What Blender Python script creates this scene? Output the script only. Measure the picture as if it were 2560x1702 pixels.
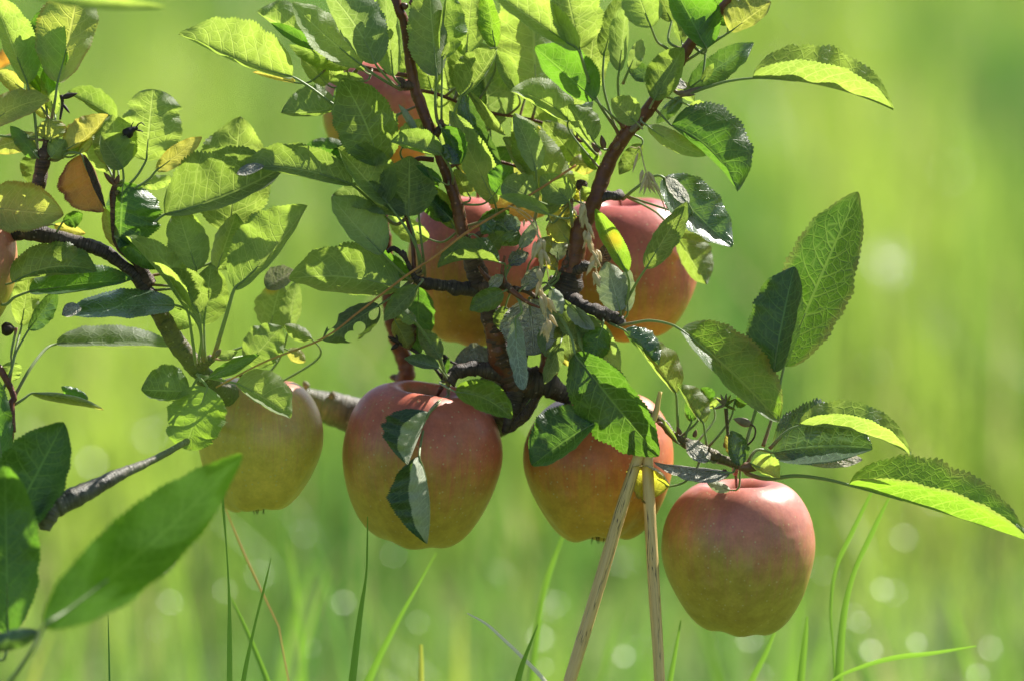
import bpy, math, random
import numpy as np
from mathutils import Vector, noise
random.seed(7)
rng = np.random.default_rng(7)
for o in list(bpy.data.objects): bpy.data.objects.remove(o)
SC = bpy.context.scene
COL = SC.collection

# ------------------------------------------------------------------ camera, light, exposure
FOCUS = 2.5; S = 0.48 / 2560; PITCH = math.radians(8.0); CAMZ = 0.80
camd = bpy.data.cameras.new('camera'); cam = bpy.data.objects.new('camera', camd); COL.objects.link(cam)
cam.location = (0, 0, CAMZ); cam.rotation_euler = (math.pi / 2 - PITCH, 0, 0)
camd.sensor_width = 36; camd.lens = 36 * FOCUS / 0.48
camd.clip_start = 0.05; camd.clip_end = 2000
camd.dof.use_dof = True; camd.dof.focus_distance = FOCUS; camd.dof.aperture_fstop = 4.6
SC.camera = cam
Rv = Vector((1, 0, 0)); Fv = Vector((0, math.cos(PITCH), -math.sin(PITCH))); Uv = Vector((0, math.sin(PITCH), math.cos(PITCH)))
sunv = (Rv * 0.52 + Uv * 0.74 + Fv * 0.42).normalized()      # towards the sun: up, right and behind the branch
sd = bpy.data.lights.new('sun', 'SUN'); sd.energy = 5.0; sd.angle = math.radians(0.5); sd.color = (1.0, 0.95, 0.86)
sun = bpy.data.objects.new('sun', sd); COL.objects.link(sun)
sun.rotation_euler = sunv.to_track_quat('Z', 'Y').to_euler(); sun.location = (2, 3, 4)
W = bpy.data.worlds.new('World'); SC.world = W; W.use_nodes = True
nt = W.node_tree; bg = nt.nodes['Background']
sky = nt.nodes.new('ShaderNodeTexSky'); sky.sky_type = 'NISHITA'; sky.sun_disc = False
sky.sun_elevation = math.asin(sunv.z); sky.sun_rotation = math.atan2(sunv.x, sunv.y)
nt.links.new(sky.outputs[0], bg.inputs[0]); bg.inputs[1].default_value = 0.075
SC.view_settings.view_transform = 'Standard'; SC.view_settings.look = 'None'; SC.view_settings.gamma = 1
SC.view_settings.exposure = 1.12
SC.render.engine = 'CYCLES'
SC.cycles.max_bounces = 8; SC.cycles.transmission_bounces = 6; SC.cycles.diffuse_bounces = 4
SC.cycles.sample_clamp_indirect = 6; SC.cycles.use_denoising = True

def P(x, y, d=0.0):
    """photo pixel (2560 wide) and distance behind the plane of focus (in the same units) -> world point"""
    D = FOCUS + d * S
    k = S * D / FOCUS
    return cam.location + Fv * D + Rv * ((x - 1280) * k) + Uv * ((851 - y) * k)

# ------------------------------------------------------------------ node helpers
class N:
    def __init__(s, name):
        s.m = bpy.data.materials.new(name); s.m.use_nodes = True; s.t = s.m.node_tree; s.t.nodes.clear()
        s.out = s.new('ShaderNodeOutputMaterial')
    def new(s, typ, **k):
        n = s.t.nodes.new(typ)
        for a, b in k.items(): setattr(n, a, b)
        return n
    def put(s, sock, v):
        if v is None: return
        if hasattr(v, 'is_linked') or isinstance(v, bpy.types.NodeSocket): s.t.links.new(v, sock)
        elif isinstance(v, (tuple, list)) and len(v) == 3 and sock.type == 'RGBA': sock.default_value = (*v, 1)
        else: sock.default_value = v
    def math(s, op, a, b=None, c=None, clamp=False):
        n = s.new('ShaderNodeMath', operation=op); n.use_clamp = clamp
        for i, v in enumerate((a, b, c)):
            if v is not None: s.put(n.inputs[i], v)
        return n.outputs[0]
    def mix(s, f, a, b, blend='MIX'):
        n = s.new('ShaderNodeMix', data_type='RGBA', blend_type=blend)
        s.put(n.inputs[0], f); s.put(n.inputs[6], a); s.put(n.inputs[7], b); return n.outputs[2]
    def ramp(s, v, lo, hi, a=0.0, b=1.0, smooth=True):
        n = s.new('ShaderNodeMapRange', interpolation_type='SMOOTHSTEP' if smooth else 'LINEAR')
        s.put(n.inputs[0], v)
        for i, x in enumerate((lo, hi, a, b)): s.put(n.inputs[i + 1], x)
        return n.outputs[0]
    def noise(s, vec, scale, detail=3, rough=0.5, dist=0.0):
        n = s.new('ShaderNodeTexNoise'); s.put(n.inputs['Vector'], vec)
        s.put(n.inputs['Scale'], scale); s.put(n.inputs['Detail'], detail); s.put(n.inputs['Roughness'], rough); s.put(n.inputs['Distortion'], dist)
        return n.outputs[0]
    def vor(s, vec, scale, feature='DISTANCE_TO_EDGE', rnd=1.0):
        n = s.new('ShaderNodeTexVoronoi', feature=feature); s.put(n.inputs['Vector'], vec); s.put(n.inputs['Scale'], scale)
        s.put(n.inputs['Randomness'], rnd); return n
    def vmul(s, vec, v):
        n = s.new('ShaderNodeVectorMath', operation='MULTIPLY'); s.put(n.inputs[0], vec); s.put(n.inputs[1], v); return n.outputs[0]
    def vadd(s, vec, v):
        n = s.new('ShaderNodeVectorMath', operation='ADD'); s.put(n.inputs[0], vec); s.put(n.inputs[1], v); return n.outputs[0]
    def comb(s, x, y, z=0.0):
        n = s.new('ShaderNodeCombineXYZ'); s.put(n.inputs[0], x); s.put(n.inputs[1], y); s.put(n.inputs[2], z); return n.outputs[0]
    def bump(s, h, strength=0.3, dist=0.001):
        n = s.new('ShaderNodeBump'); s.put(n.inputs['Height'], h); s.put(n.inputs['Strength'], strength); s.put(n.inputs['Distance'], dist); return n.outputs[0]
    def bsdf(s, col, rough=0.5, spec=0.5, normal=None, sss=0, coat=0, sheen=0):
        b = s.new('ShaderNodeBsdfPrincipled')
        s.put(b.inputs['Base Color'], col); s.put(b.inputs['Roughness'], rough); s.put(b.inputs['Specular IOR Level'], spec)
        if normal is not None: s.put(b.inputs['Normal'], normal)
        if sss:
            b.inputs['Subsurface Weight'].default_value = sss; b.inputs['Subsurface Radius'].default_value = (0.006, 0.002, 0.001); b.inputs['Subsurface Scale'].default_value = 1.0
        if coat: b.inputs['Coat Weight'].default_value = coat; b.inputs['Coat Roughness'].default_value = 0.25
        if sheen: b.inputs['Sheen Weight'].default_value = sheen
        return b.outputs[0]
    def finish(s, sh): s.t.links.new(sh, s.out.inputs[0]); return s.m

def leaf_material(name, top, under, trans, tw=0.5, rough=0.33, spots=0.0, spotcol=(0.25, 0.04, 0.01), vein=1.0, edgecol=None, crinkle=0.0, blot=None, spec=0.75, holes=0.0, sheen=0.15):
    n = N(name)
    uv = n.new('ShaderNodeUVMap', uv_map='leaf').outputs[0]
    size = n.new('ShaderNodeUVMap', uv_map='size').outputs[0]
    sep = n.new('ShaderNodeSeparateXYZ'); n.put(sep.inputs[0], uv)
    info = n.new('ShaderNodeObjectInfo'); rnd = info.outputs['Random']
    off = n.comb(n.math('MULTIPLY', rnd, 37.0), n.math('MULTIPLY', rnd, 91.0), 0.0)
    size = n.vadd(size, off)
    u = n.math('SUBTRACT', n.math('MULTIPLY', sep.outputs[0], 2.0), 1.0)
    v = sep.outputs[1]; a = n.math('ABSOLUTE', u)
    wob = n.math('MULTIPLY', n.math('SUBTRACT', n.noise(size, 5, 2), 0.5), 0.045)
    mid = n.ramp(a, 0.012, 0.05, 1.0, 0.0)
    s = n.math('ADD', n.math('SUBTRACT', n.math('SUBTRACT', v, n.math('MULTIPLY', a, 0.13)), n.math('MULTIPLY', n.math('MULTIPLY', a, a), 0.10)), wob)
    s = n.math('ADD', s, n.math('MULTIPLY', n.math('GREATER_THAN', u, 0.0), 0.055))
    fr = n.math('ABSOLUTE', n.math('SUBTRACT', n.math('FRACT', n.math('MULTIPLY', s, 9.0)), 0.5))
    wdt = n.math('SUBTRACT', 0.075, n.math('MULTIPLY', a, 0.05))
    side = n.ramp(n.math('DIVIDE', fr, wdt), 0.35, 1.2, 1.0, 0.0)
    ret = n.ramp(n.vor(size, 15.0).outputs['Distance'], 0.0, 0.10, 1.0, 0.0)
    ret2 = n.ramp(n.vor(size, 38.0).outputs['Distance'], 0.0, 0.16, 1.0, 0.0)
    veins = n.math('MAXIMUM', n.math('MAXIMUM', mid, n.math('MULTIPLY', side, 0.8)), n.math('MAXIMUM', n.math('MULTIPLY', ret, 0.45), n.math('MULTIPLY', ret2, 0.18)))
    veins = n.math('MULTIPLY', veins, vein, clamp=True)
    geo = n.new('ShaderNodeNewGeometry'); back = geo.outputs['Backfacing']
    big = n.noise(size, 1.6, 4, 0.6)
    fine = n.noise(size, 22, 3, 0.6)
    def vary(c, k=0.35):
        lo = tuple(x * (1 - k) for x in c); hi = (c[0] * (1 + k * 1.3), c[1] * (1 + k * 0.8), c[2] * (1 + k * 0.4))
        col = n.mix(n.ramp(big, 0.3, 0.7), lo, hi)
        col = n.mix(0.25, col, n.mix(fine, (0.25, 0.25, 0.25), (1.4, 1.4, 1.4)), 'MULTIPLY')
        f2 = n.math('ADD', 0.78, n.math('MULTIPLY', rnd, 0.44))
        return n.mix(1.0, col, n.comb(f2, f2, f2), 'MULTIPLY')
    ct, cu, cr = vary(top), vary(under, 0.2), vary(trans, 0.28)
    if edgecol:
        ed = n.ramp(n.math('ADD', n.math('MAXIMUM', a, n.math('MULTIPLY', n.math('SUBTRACT', v, 0.5), 1.9)), n.math('MULTIPLY', n.math('SUBTRACT', big, 0.5), 1.0)), 0.75, 1.05)
        ct = n.mix(ed, ct, edgecol); cu = n.mix(ed, cu, edgecol); cr = n.mix(ed, cr, tuple(min(1, x * 1.9) for x in edgecol))
    ct = n.mix(n.math('MULTIPLY', veins, 0.55), ct, tuple(min(1, x * 2.6 + 0.03) for x in top))
    cu = n.mix(n.math('MULTIPLY', veins, 0.45), cu, tuple(min(1, x * 1.7 + 0.04) for x in under))
    cr = n.mix(n.math('MULTIPLY', veins, 0.62), cr, (min(1, trans[0] * 1.6 + .12), min(1, trans[1] * 1.3 + .14), trans[2] * 2.2 + .03))
    if blot:
        bm = n.ramp(n.noise(size, 2.6, 5, 0.65), 0.56, 0.62)
        ct = n.mix(bm, ct, blot); cu = n.mix(bm, cu, blot); cr = n.mix(bm, cr, tuple(x * 0.8 for x in blot))
    if spots > 0:
        vo = n.vor(size, 3.2, 'F1'); dd = vo.outputs['Distance']
        sel = n.new('ShaderNodeSeparateColor'); n.put(sel.inputs[0], vo.outputs['Color'])
        pick = n.math('LESS_THAN', sel.outputs[0], spots)
        dd = n.math('ADD', dd, n.math('MULTIPLY', n.math('SUBTRACT', n.noise(size, 14, 3), 0.5), 0.12))
        rad = n.math('ADD', 0.06, n.math('MULTIPLY', sel.outputs[1], 0.09))
        core = n.math('MULTIPLY', n.ramp(n.math('DIVIDE', dd, rad), 0.75, 1.15, 1.0, 0.0), pick)
        halo = n.math('MULTIPLY', n.ramp(n.math('DIVIDE', dd, rad), 1.2, 2.4, 1.0, 0.0), pick)
        hc = (0.38, 0.22, 0.02)
        ct = n.mix(n.math('MULTIPLY', halo, 0.55), ct, hc); cr = n.mix(n.math('MULTIPLY', halo, 0.55), cr, (0.75, 0.4, 0.02)); cu = n.mix(n.math('MULTIPLY', halo, 0.5), cu, hc)
        ct = n.mix(core, ct, spotcol); cu = n.mix(core, cu, spotcol); cr = n.mix(core, cr, tuple(x * 1.6 for x in spotcol))
    base = n.mix(back, ct, cu)
    h = n.math('ADD', n.math('MULTIPLY', veins, -1.0), n.math('MULTIPLY', n.noise(size, 11 if crinkle else 7, 4), 0.6 + 4 * crinkle))
    nb = n.bump(h, 0.55 + crinkle, 0.00045 + 0.001 * crinkle)
    ro = n.math('ADD', rough, n.math('MULTIPLY', back, 0.22))
    ro = n.math('ADD', ro, n.math('MULTIPLY', fine, 0.12))
    b = n.bsdf(base, ro, spec, nb, sheen=sheen)
    tr = n.new('ShaderNodeBsdfTranslucent'); n.put(tr.inputs[0], cr); n.put(tr.inputs[1], nb)
    mx = n.new('ShaderNodeMixShader'); mx.inputs[0].default_value = tw
    n.t.links.new(b, mx.inputs[1]); n.t.links.new(tr.outputs[0], mx.inputs[2])
    sh = mx.outputs[0]
    if holes:
        hv = n.vor(size, 9.0, 'F1').outputs['Distance']
        hm = n.math('MULTIPLY', n.ramp(hv, 0.42, 0.36), n.ramp(n.noise(size, 1.5, 2), 0.47, 0.5))
        tp = n.new('ShaderNodeBsdfTransparent'); m2 = n.new('ShaderNodeMixShader'); n.put(m2.inputs[0], n.math('GREATER_THAN', hm, 0.5))
        n.t.links.new(sh, m2.inputs[1]); n.t.links.new(tp.outputs[0], m2.inputs[2]); sh = m2.outputs[0]
    return n.finish(sh)

LM = {
 'g': leaf_material('leaf_green', (0.060, 0.118, 0.026), (0.145, 0.205, 0.085), (0.28, 0.45, 0.050), 0.48),
 'y': leaf_material('leaf_young', (0.100, 0.175, 0.030), (0.18, 0.245, 0.085), (0.37, 0.56, 0.070), 0.54, spots=0.03, spotcol=(0.4, 0.07, 0.01)),
 'd': leaf_material('leaf_dark', (0.020, 0.062, 0.014), (0.080, 0.130, 0.042), (0.14, 0.35, 0.020), 0.46, rough=0.33),
 'v': leaf_material('leaf_veined', (0.038, 0.090, 0.012), (0.13, 0.22, 0.05), (0.22, 0.44, 0.020), 0.52, vein=1.5, edgecol=(0.16, 0.19, 0.03)),
 'k': leaf_material('leaf_glossy', (0.038, 0.085, 0.040), (0.13, 0.190, 0.09), (0.16, 0.34, 0.03), 0.30, rough=0.22, spec=1.0),
 'c': leaf_material('leaf_grey_green', (0.075, 0.130, 0.050), (0.165, 0.230, 0.110), (0.30, 0.47, 0.075), 0.45, rough=0.5),
 's': leaf_material('leaf_spotted', (0.120, 0.175, 0.030), (0.19, 0.250, 0.085), (0.50, 0.60, 0.075), 0.53, spots=0.28, edgecol=(0.28, 0.20, 0.03)),
 'w': leaf_material('leaf_yellow', (0.28, 0.28, 0.045), (0.30, 0.32, 0.09), (0.60, 0.60, 0.08), 0.5, spots=0.16, edgecol=(0.34, 0.22, 0.03)),
 'a': leaf_material('leaf_autumn', (0.24, 0.11, 0.022), (0.22, 0.12, 0.05), (0.74, 0.38, 0.03), 0.50, spots=0.1, edgecol=(0.13, 0.03, 0.012), blot=(0.20, 0.06, 0.012)),
 'q': leaf_material('leaf_yellow_brown', (0.16, 0.20, 0.025), (0.20, 0.23, 0.06), (0.58, 0.62, 0.04), 0.5, edgecol=(0.11, 0.03, 0.012), blot=(0.42, 0.24, 0.02)),
 'r': leaf_material('leaf_rusty', (0.052, 0.115, 0.022), (0.12, 0.190, 0.070), (0.26, 0.48, 0.03), 0.5, spots=0.32, spotcol=(0.26, 0.15, 0.10)),
 'V': leaf_material('leaf_deep_veined', (0.016, 0.055, 0.008), (0.07, 0.12, 0.03), (0.080, 0.200, 0.010), 0.5, vein=1.6, edgecol=(0.09, 0.11, 0.02)),
 'G': leaf_material('leaf_near_green', (0.040, 0.110, 0.014), (0.055, 0.135, 0.018), (0.24, 0.52, 0.025), 0.6, rough=0.6, spec=0.15, sheen=0),
 'e': leaf_material('leaf_pale_back', (0.022, 0.068, 0.020), (0.36, 0.42, 0.28), (0.12, 0.28, 0.02), 0.30, rough=0.4),
 'p': leaf_material('leaf_pale_dry_and_glare', (0.40, 0.42, 0.32), (0.50, 0.51, 0.42), (0.24, 0.28, 0.12), 0.22, rough=0.6, crinkle=0.9, vein=0.8, spots=0.1),  # dried leaves, and pale pieces that paint white glare on glossy leaves
 'o': leaf_material('leaf_pale_smooth', (0.24, 0.31, 0.22), (0.32, 0.37, 0.26), (0.24, 0.33, 0.12), 0.28, rough=0.45, spots=0.14, spotcol=(0.3, 0.17, 0.12)),
 'b': leaf_material('leaf_withered', (0.07, 0.040, 0.020), (0.10, 0.065, 0.035), (0.08, 0.03, 0.01), 0.15, rough=0.6, crinkle=0.6),
 'h': leaf_material('leaf_eaten', (0.045, 0.085, 0.025), (0.08, 0.120, 0.05), (0.12, 0.22, 0.02), 0.4, holes=1.0, blot=(0.06, 0.04, 0.02)),
}

def stalk_material():
    n = N('petiole'); uv = n.new('ShaderNodeUVMap', uv_map='leaf').outputs[0]
    sep = n.new('ShaderNodeSeparateXYZ'); n.put(sep.inputs[0], uv)
    tc = n.new('ShaderNodeTexCoord').outputs['Object']
    red = n.ramp(n.math('ADD', sep.outputs[1], n.math('MULTIPLY', n.noise(tc, 300, 3), 0.4)), 0.05, 0.55, 1.0, 0.0)
    col = n.mix(red, (0.22, 0.30, 0.09), (0.30, 0.09, 0.045))
    b = n.bsdf(col, 0.4, 0.5, n.bump(n.noise(tc, 900, 3), 0.3, 0.0004), sheen=0.3)
    tr = n.new('ShaderNodeBsdfTranslucent'); n.put(tr.inputs[0], n.mix(red, (0.35, 0.45, 0.1), (0.5, 0.12, 0.04)))
    mx = n.new('ShaderNodeMixShader'); mx.inputs[0].default_value = 0.25
    n.t.links.new(b, mx.inputs[1]); n.t.links.new(tr.outputs[0], mx.inputs[2])
    return n.finish(mx.outputs[0])
M_PET = stalk_material()

def bark_material(name, c1, c2, c3, rings=14.0, rs=0.6, rough=0.5, bs=0.9):
    n = N(name); tc = n.new('ShaderNodeTexCoord').outputs['Object']
    uv = n.new('ShaderNodeUVMap', uv_map='leaf').outputs[0]
    sep = n.new('ShaderNodeSeparateXYZ'); n.put(sep.inputs[0], uv)
    a = n.noise(tc, 90, 5, 0.65); b = n.noise(tc, 420, 4, 0.6)
    wv = n.noise(n.comb(n.math('MULTIPLY', sep.outputs[0], 1.6), n.math('MULTIPLY', sep.outputs[1], rings * 1.3), 0.0), 1.0, 4, 0.6, 0.4)
    col = n.mix(n.ramp(a, 0.35, 0.65), c1, c2)
    col = n.mix(n.math('MULTIPLY', n.ramp(wv, 0.45, 0.62), rs), col, c3)
    lent = n.vor(tc, 260, 'F1')
    lm = n.math('MULTIPLY', n.ramp(lent.outputs['Distance'], 0.10, 0.18, 1.0, 0.0), 0.55)
    col = n.mix(lm, col, tuple(min(1, x * 2.5 + 0.1) for x in c2))
    col = n.mix(0.5, col, n.mix(b, (0.35, 0.35, 0.35), (1.5, 1.5, 1.5)), 'MULTIPLY')
    h = n.math('ADD', n.math('MULTIPLY', wv, 1.2), n.math('ADD', n.math('MULTIPLY', b, 0.5), n.math('MULTIPLY', lm, 0.5)))
    return n.finish(n.bsdf(col, rough, 0.4, n.bump(h, bs, 0.0012)))
BK = {
 'red': bark_material('bark_red', (0.130, 0.040, 0.018), (0.20, 0.075, 0.032), (0.085, 0.034, 0.020), 5, 0.30, 0.36, 0.4),
 'old': bark_material('bark_old', (0.090, 0.050, 0.030), (0.17, 0.100, 0.060), (0.040, 0.025, 0.016), 18, 0.75, 0.55),
 'dark': bark_material('bark_dark', (0.060, 0.042, 0.030), (0.125, 0.092, 0.070), (0.022, 0.016, 0.012), 22, 0.7, 0.6),
 'grey': bark_material('bark_grey', (0.12, 0.105, 0.075), (0.22, 0.205, 0.15), (0.05, 0.045, 0.030), 16, 0.45, 0.45),
 'green': bark_material('bark_green', (0.10, 0.075, 0.025), (0.17, 0.13, 0.045), (0.06, 0.035, 0.018), 12, 0.3, 0.45),
}

def apple_material(name, blush=0.5, seedv=0.0, green=(0.30, 0.31, 0.035), red=(0.40, 0.055, 0.035)):
    n = N(name); g = n.new('ShaderNodeTexCoord').outputs['Generated']; ob = n.new('ShaderNodeTexCoord').outputs['Object']
    sep = n.new('ShaderNodeSeparateXYZ'); n.put(sep.inputs[0], g)
    c = n.vadd(g, (-0.5, -0.5, -0.5)); sc = n.new('ShaderNodeSeparateXYZ'); n.put(sc.inputs[0], c)
    ang = n.math('ARCTAN2', sc.outputs[1], sc.outputs[0])
    px = n.math('COSINE', ang); py = n.math('SINE', ang)
    st = n.noise(n.comb(n.math('MULTIPLY', px, 9.0), n.math('MULTIPLY', py, 9.0), n.math('ADD', n.math('MULTIPLY', sep.outputs[2], 1.1), seedv)), 1.6, 6, 0.62)
    st2 = n.noise(n.comb(n.math('MULTIPLY', px, 30.0), n.math('MULTIPLY', py, 30.0), n.math('ADD', n.math('MULTIPLY', sep.outputs[2], 2.6), seedv)), 1.5, 4, 0.6)
    big = n.noise(n.vadd(g, (seedv, 0, 0)), 2.2, 3, 0.5)
    f = n.math('ADD', n.math('MULTIPLY', n.math('SUBTRACT', sep.outputs[2], 0.50), 2.1), n.math('MULTIPLY', n.math('SUBTRACT', big, 0.5), 1.2))
    f = n.math('ADD', f, n.math('MULTIPLY', n.math('SUBTRACT', st, 0.5), 1.0))
    f = n.math('ADD', f, n.math('MULTIPLY', n.math('SUBTRACT', st2, 0.5), 0.8))
    f = n.math('ADD', f, n.math('MULTIPLY', sc.outputs[0], 0.5)); f = n.math('ADD', f, n.math('MULTIPLY', n.math('SUBTRACT', n.noise(ob, 70, 5, 0.65), 0.5), 0.7))
    m = n.ramp(n.math('ADD', f, blush), -0.25, 1.0)
    col = n.mix(m, n.mix(big, tuple(x * 0.85 for x in green), (green[0] * 1.25, green[1] * 1.05, green[2] * 1.2)), red)
    vo = n.vor(ob, 340, 'F1'); d = n.ramp(vo.outputs['Distance'], 0.08, 0.20, 1.0, 0.0)
    sel = n.new('ShaderNodeSeparateColor'); n.put(sel.inputs[0], vo.outputs['Color'])
    d = n.math('MULTIPLY', d, n.math('MULTIPLY', n.math('GREATER_THAN', sel.outputs[0], 0.3), 0.75))
    col = n.mix(d, col, (0.56, 0.46, 0.24))
    mo = n.noise(ob, 95, 5, 0.7); fi = n.noise(ob, 700, 3, 0.6)
    col = n.mix(0.55, col, n.mix(n.ramp(mo, 0.3, 0.7), (0.70, 0.62, 0.60), (1.22, 1.25, 1.15)), 'MULTIPLY')
    col = n.mix(0.35, col, n.mix(fi, (0.5, 0.5, 0.5), (1.45, 1.45, 1.5)), 'MULTIPLY')
    col = n.mix(n.math('MULTIPLY', n.ramp(n.noise(ob, 26, 5, 0.7), 0.5, 0.8), 0.22), col, (0.50, 0.40, 0.36))
    # russet in the stem cavity
    rr = n.math('SQRT', n.math('ADD', n.math('MULTIPLY', sc.outputs[0], sc.outputs[0]), n.math('MULTIPLY', sc.outputs[1], sc.outputs[1])))
    rus = n.math('MULTIPLY', n.ramp(n.math('ADD', rr, n.math('MULTIPLY', n.math('SUBTRACT', n.noise(ob, 120, 4), 0.5), 0.15)), 0.07, 0.17, 0.6, 0.0), n.math('GREATER_THAN', sep.outputs[2], 0.5))
    col = n.mix(rus, col, (0.24, 0.17, 0.05))
    sp = n.vor(ob, 45, 'F1'); s2 = n.new('ShaderNodeSeparateColor'); n.put(s2.inputs[0], sp.outputs['Color'])
    dk = n.math('MULTIPLY', n.ramp(n.math('ADD', sp.outputs['Distance'], n.math('MULTIPLY', n.noise(ob, 600, 2), 0.05)), 0.045, 0.065, 1.0, 0.0), n.math('LESS_THAN', s2.outputs[0], 0.12))
    col = n.mix(n.math('MULTIPLY', dk, 0.8), col, (0.05, 0.03, 0.015))
    h = n.math('ADD', n.noise(ob, 160, 4, 0.6), n.math('MULTIPLY', n.noise(ob, 40, 3), 1.5))
    ro = n.math('ADD', 0.26, n.math('MULTIPLY', n.noise(ob, 70, 5, 0.7), 0.26))
    return n.finish(n.bsdf(col, ro, 0.5, n.bump(h, 0.14, 0.0012), sss=0.10))

def plain(name, col, rough=0.6, tcol=None, tw=0.3, var=0.3, scale=300, bumpd=0.0005):
    n = N(name); tc = n.new('ShaderNodeTexCoord').outputs['Object']
    a = n.noise(tc, scale, 4, 0.6)
    c = n.mix(n.ramp(a, 0.3, 0.7), tuple(x * (1 - var) for x in col), tuple(min(1, x * (1 + var)) for x in col))
    b = n.bsdf(c, rough, 0.4, n.bump(a, 0.5, bumpd))
    if tcol:
        tr = n.new('ShaderNodeBsdfTranslucent'); n.put(tr.inputs[0], tcol); mx = n.new('ShaderNodeMixShader'); mx.inputs[0].default_value = tw
        n.t.links.new(b, mx.inputs[1]); n.t.links.new(tr.outputs[0], mx.inputs[2]); b = mx.outputs[0]
    return n.finish(b)
M_CALYX = plain('calyx', (0.035, 0.022, 0.012))
M_BUD = plain('bud', (0.17, 0.085, 0.045), 0.45)
M_DRYBUD = plain('dry_bud', (0.20, 0.15, 0.10))
M_STRAW = plain('dry_straw', (0.62, 0.50, 0.27), 0.5, (0.7, 0.55, 0.3), 0.25, 0.2)
M_ORANGE = plain('orange_straw', (0.50, 0.24, 0.07), 0.5, (0.7, 0.35, 0.1), 0.25, 0.2)
M_DARK = plain('shrivelled', (0.012, 0.009, 0.007), 0.6)

# ------------------------------------------------------------------ objects
def thing(name, label, cat, loc, group=None):
    o = bpy.data.objects.new(name, None); COL.objects.link(o); o.location = loc; o.empty_display_size = 0.01
    o['label'] = label; o['category'] = cat
    if group: o['group'] = group
    return o
def wloc(o):
    return Vector(o.location) + (wloc(o.parent) if o.parent else Vector((0, 0, 0)))
def mesh_obj(name, verts, faces, mats, parent=None, origin=None, uv=None, uv2=None, smooth=True, midx=None, label=None):
    origin = Vector(origin) if origin is not None else Vector(verts[0])
    V = np.array([tuple(v) for v in verts], dtype=np.float64) - np.array(tuple(origin))
    me = bpy.data.meshes.new(name); me.from_pydata(V.tolist(), [], faces)
    for m in mats: me.materials.append(m)
    li = np.empty(len(me.loops), dtype=np.int32); me.loops.foreach_get('vertex_index', li)
    for nm, arr in (('leaf', uv), ('size', uv2)):
        if arr is not None:
            l = me.uv_layers.new(name=nm); l.data.foreach_set('uv', np.asarray(arr, dtype=np.float32)[li].ravel())
    if midx is not None: me.polygons.foreach_set('material_index', midx)
    if smooth: me.polygons.foreach_set('use_smooth', [True] * len(me.polygons))
    me.update()
    o = bpy.data.objects.new(name, me); COL.objects.link(o)
    if parent is not None:
        o.parent = parent; o.location = origin - wloc(parent)
    else: o.location = origin
    if label: o['label'] = label
    return o

def catmull(pts, step):
    pts = [np.array(p, dtype=float) for p in pts]
    if len(pts) == 2: pts = [pts[0], (pts[0] + pts[1]) / 2, pts[1]]
    q = [2 * pts[0] - pts[1]] + pts + [2 * pts[-1] - pts[-2]]
    out = []
    for i in range(1, len(q) - 2):
        n_ = max(2, int(np.linalg.norm((q[i + 1] - q[i])[:3]) / step))
        for k in range(n_):
            t = k / n_
            out.append(0.5 * ((2 * q[i]) + (-q[i - 1] + q[i + 1]) * t + (2 * q[i - 1] - 5 * q[i] + 4 * q[i + 1] - q[i + 2]) * t * t + (-q[i - 1] + 3 * q[i] - 3 * q[i + 1] + q[i + 2]) * t ** 3))
    out.append(q[-2]); return np.array(out)

def tube(pts, step=8, sides=10, rough=0.0, seed=0, flat=1.0, knob=0.0):
    """pts: (x, y, d, r) in photo units -> verts (world), faces, uv"""
    c = catmull(pts, step); V = []; F = []; UV = []
    L = np.concatenate([[0], np.cumsum(np.linalg.norm(np.diff(c[:, :3], axis=0), axis=1))])
    up = np.array([0.3, 0.1, 1.0])
    n_ = len(c)
    for i in range(n_):
        t = c[min(i + 1, n_ - 1), :3] - c[max(i - 1, 0), :3]; t /= np.linalg.norm(t) + 1e-9
        a = np.cross(t, up); a /= np.linalg.norm(a) + 1e-9; b = np.cross(t, a)
        for j in range(sides):
            ph = 2 * math.pi * j / sides
            r = max(0.3, c[i, 3])
            if rough:
                r *= 1 + rough * noise.noise(Vector((math.cos(ph) * 1.2, math.sin(ph) * 1.2 + seed, L[i] / 22))) + 0.5 * rough * noise.noise(Vector((seed, 5, L[i] / 9)))
            if knob: r *= 1 + knob * max(0, math.sin(L[i] / 11 + seed)) ** 3
            p = c[i, :3] + a * math.cos(ph) * r + b * math.sin(ph) * r * flat
            V.append(P(*p)); UV.append((j / sides, L[i] / 100))
    for i in range(n_ - 1):
        for j in range(sides):
            k = (j + 1) % sides
            F.append((i * sides + j, i * sides + k, (i + 1) * sides + k, (i + 1) * sides + j))
    F.append(tuple(range(sides))[::-1]); F.append(tuple((n_ - 1) * sides + j for j in range(sides)))
    return V, F, UV
def merge(*parts):
    V, F, UV = [], [], []
    for v, f, u in parts:
        k = len(V); V += v; UV += u; F += [tuple(i + k for i in q) for q in f]
    return V, F, UV

TILE = {'A': (0, 0), 'B': (400, 0), 'C': (900, 0), 'D': (1500, 0), 'E': (0, 400), 'F': (600, 400), 'G': (1200, 400), 'H': (1700, 400),
        'I': (0, 800), 'J': (600, 800), 'K': (1200, 800), 'M': (1860, 850), 'N': (0, 1202), 'O': (600, 1202), 'Q': (1200, 1202), 'R': (1860, 1202)}
TS = 3.136
def T(t, x, y): return (TILE[t][0] + x / TS, TILE[t][1] + y / TS)

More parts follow.
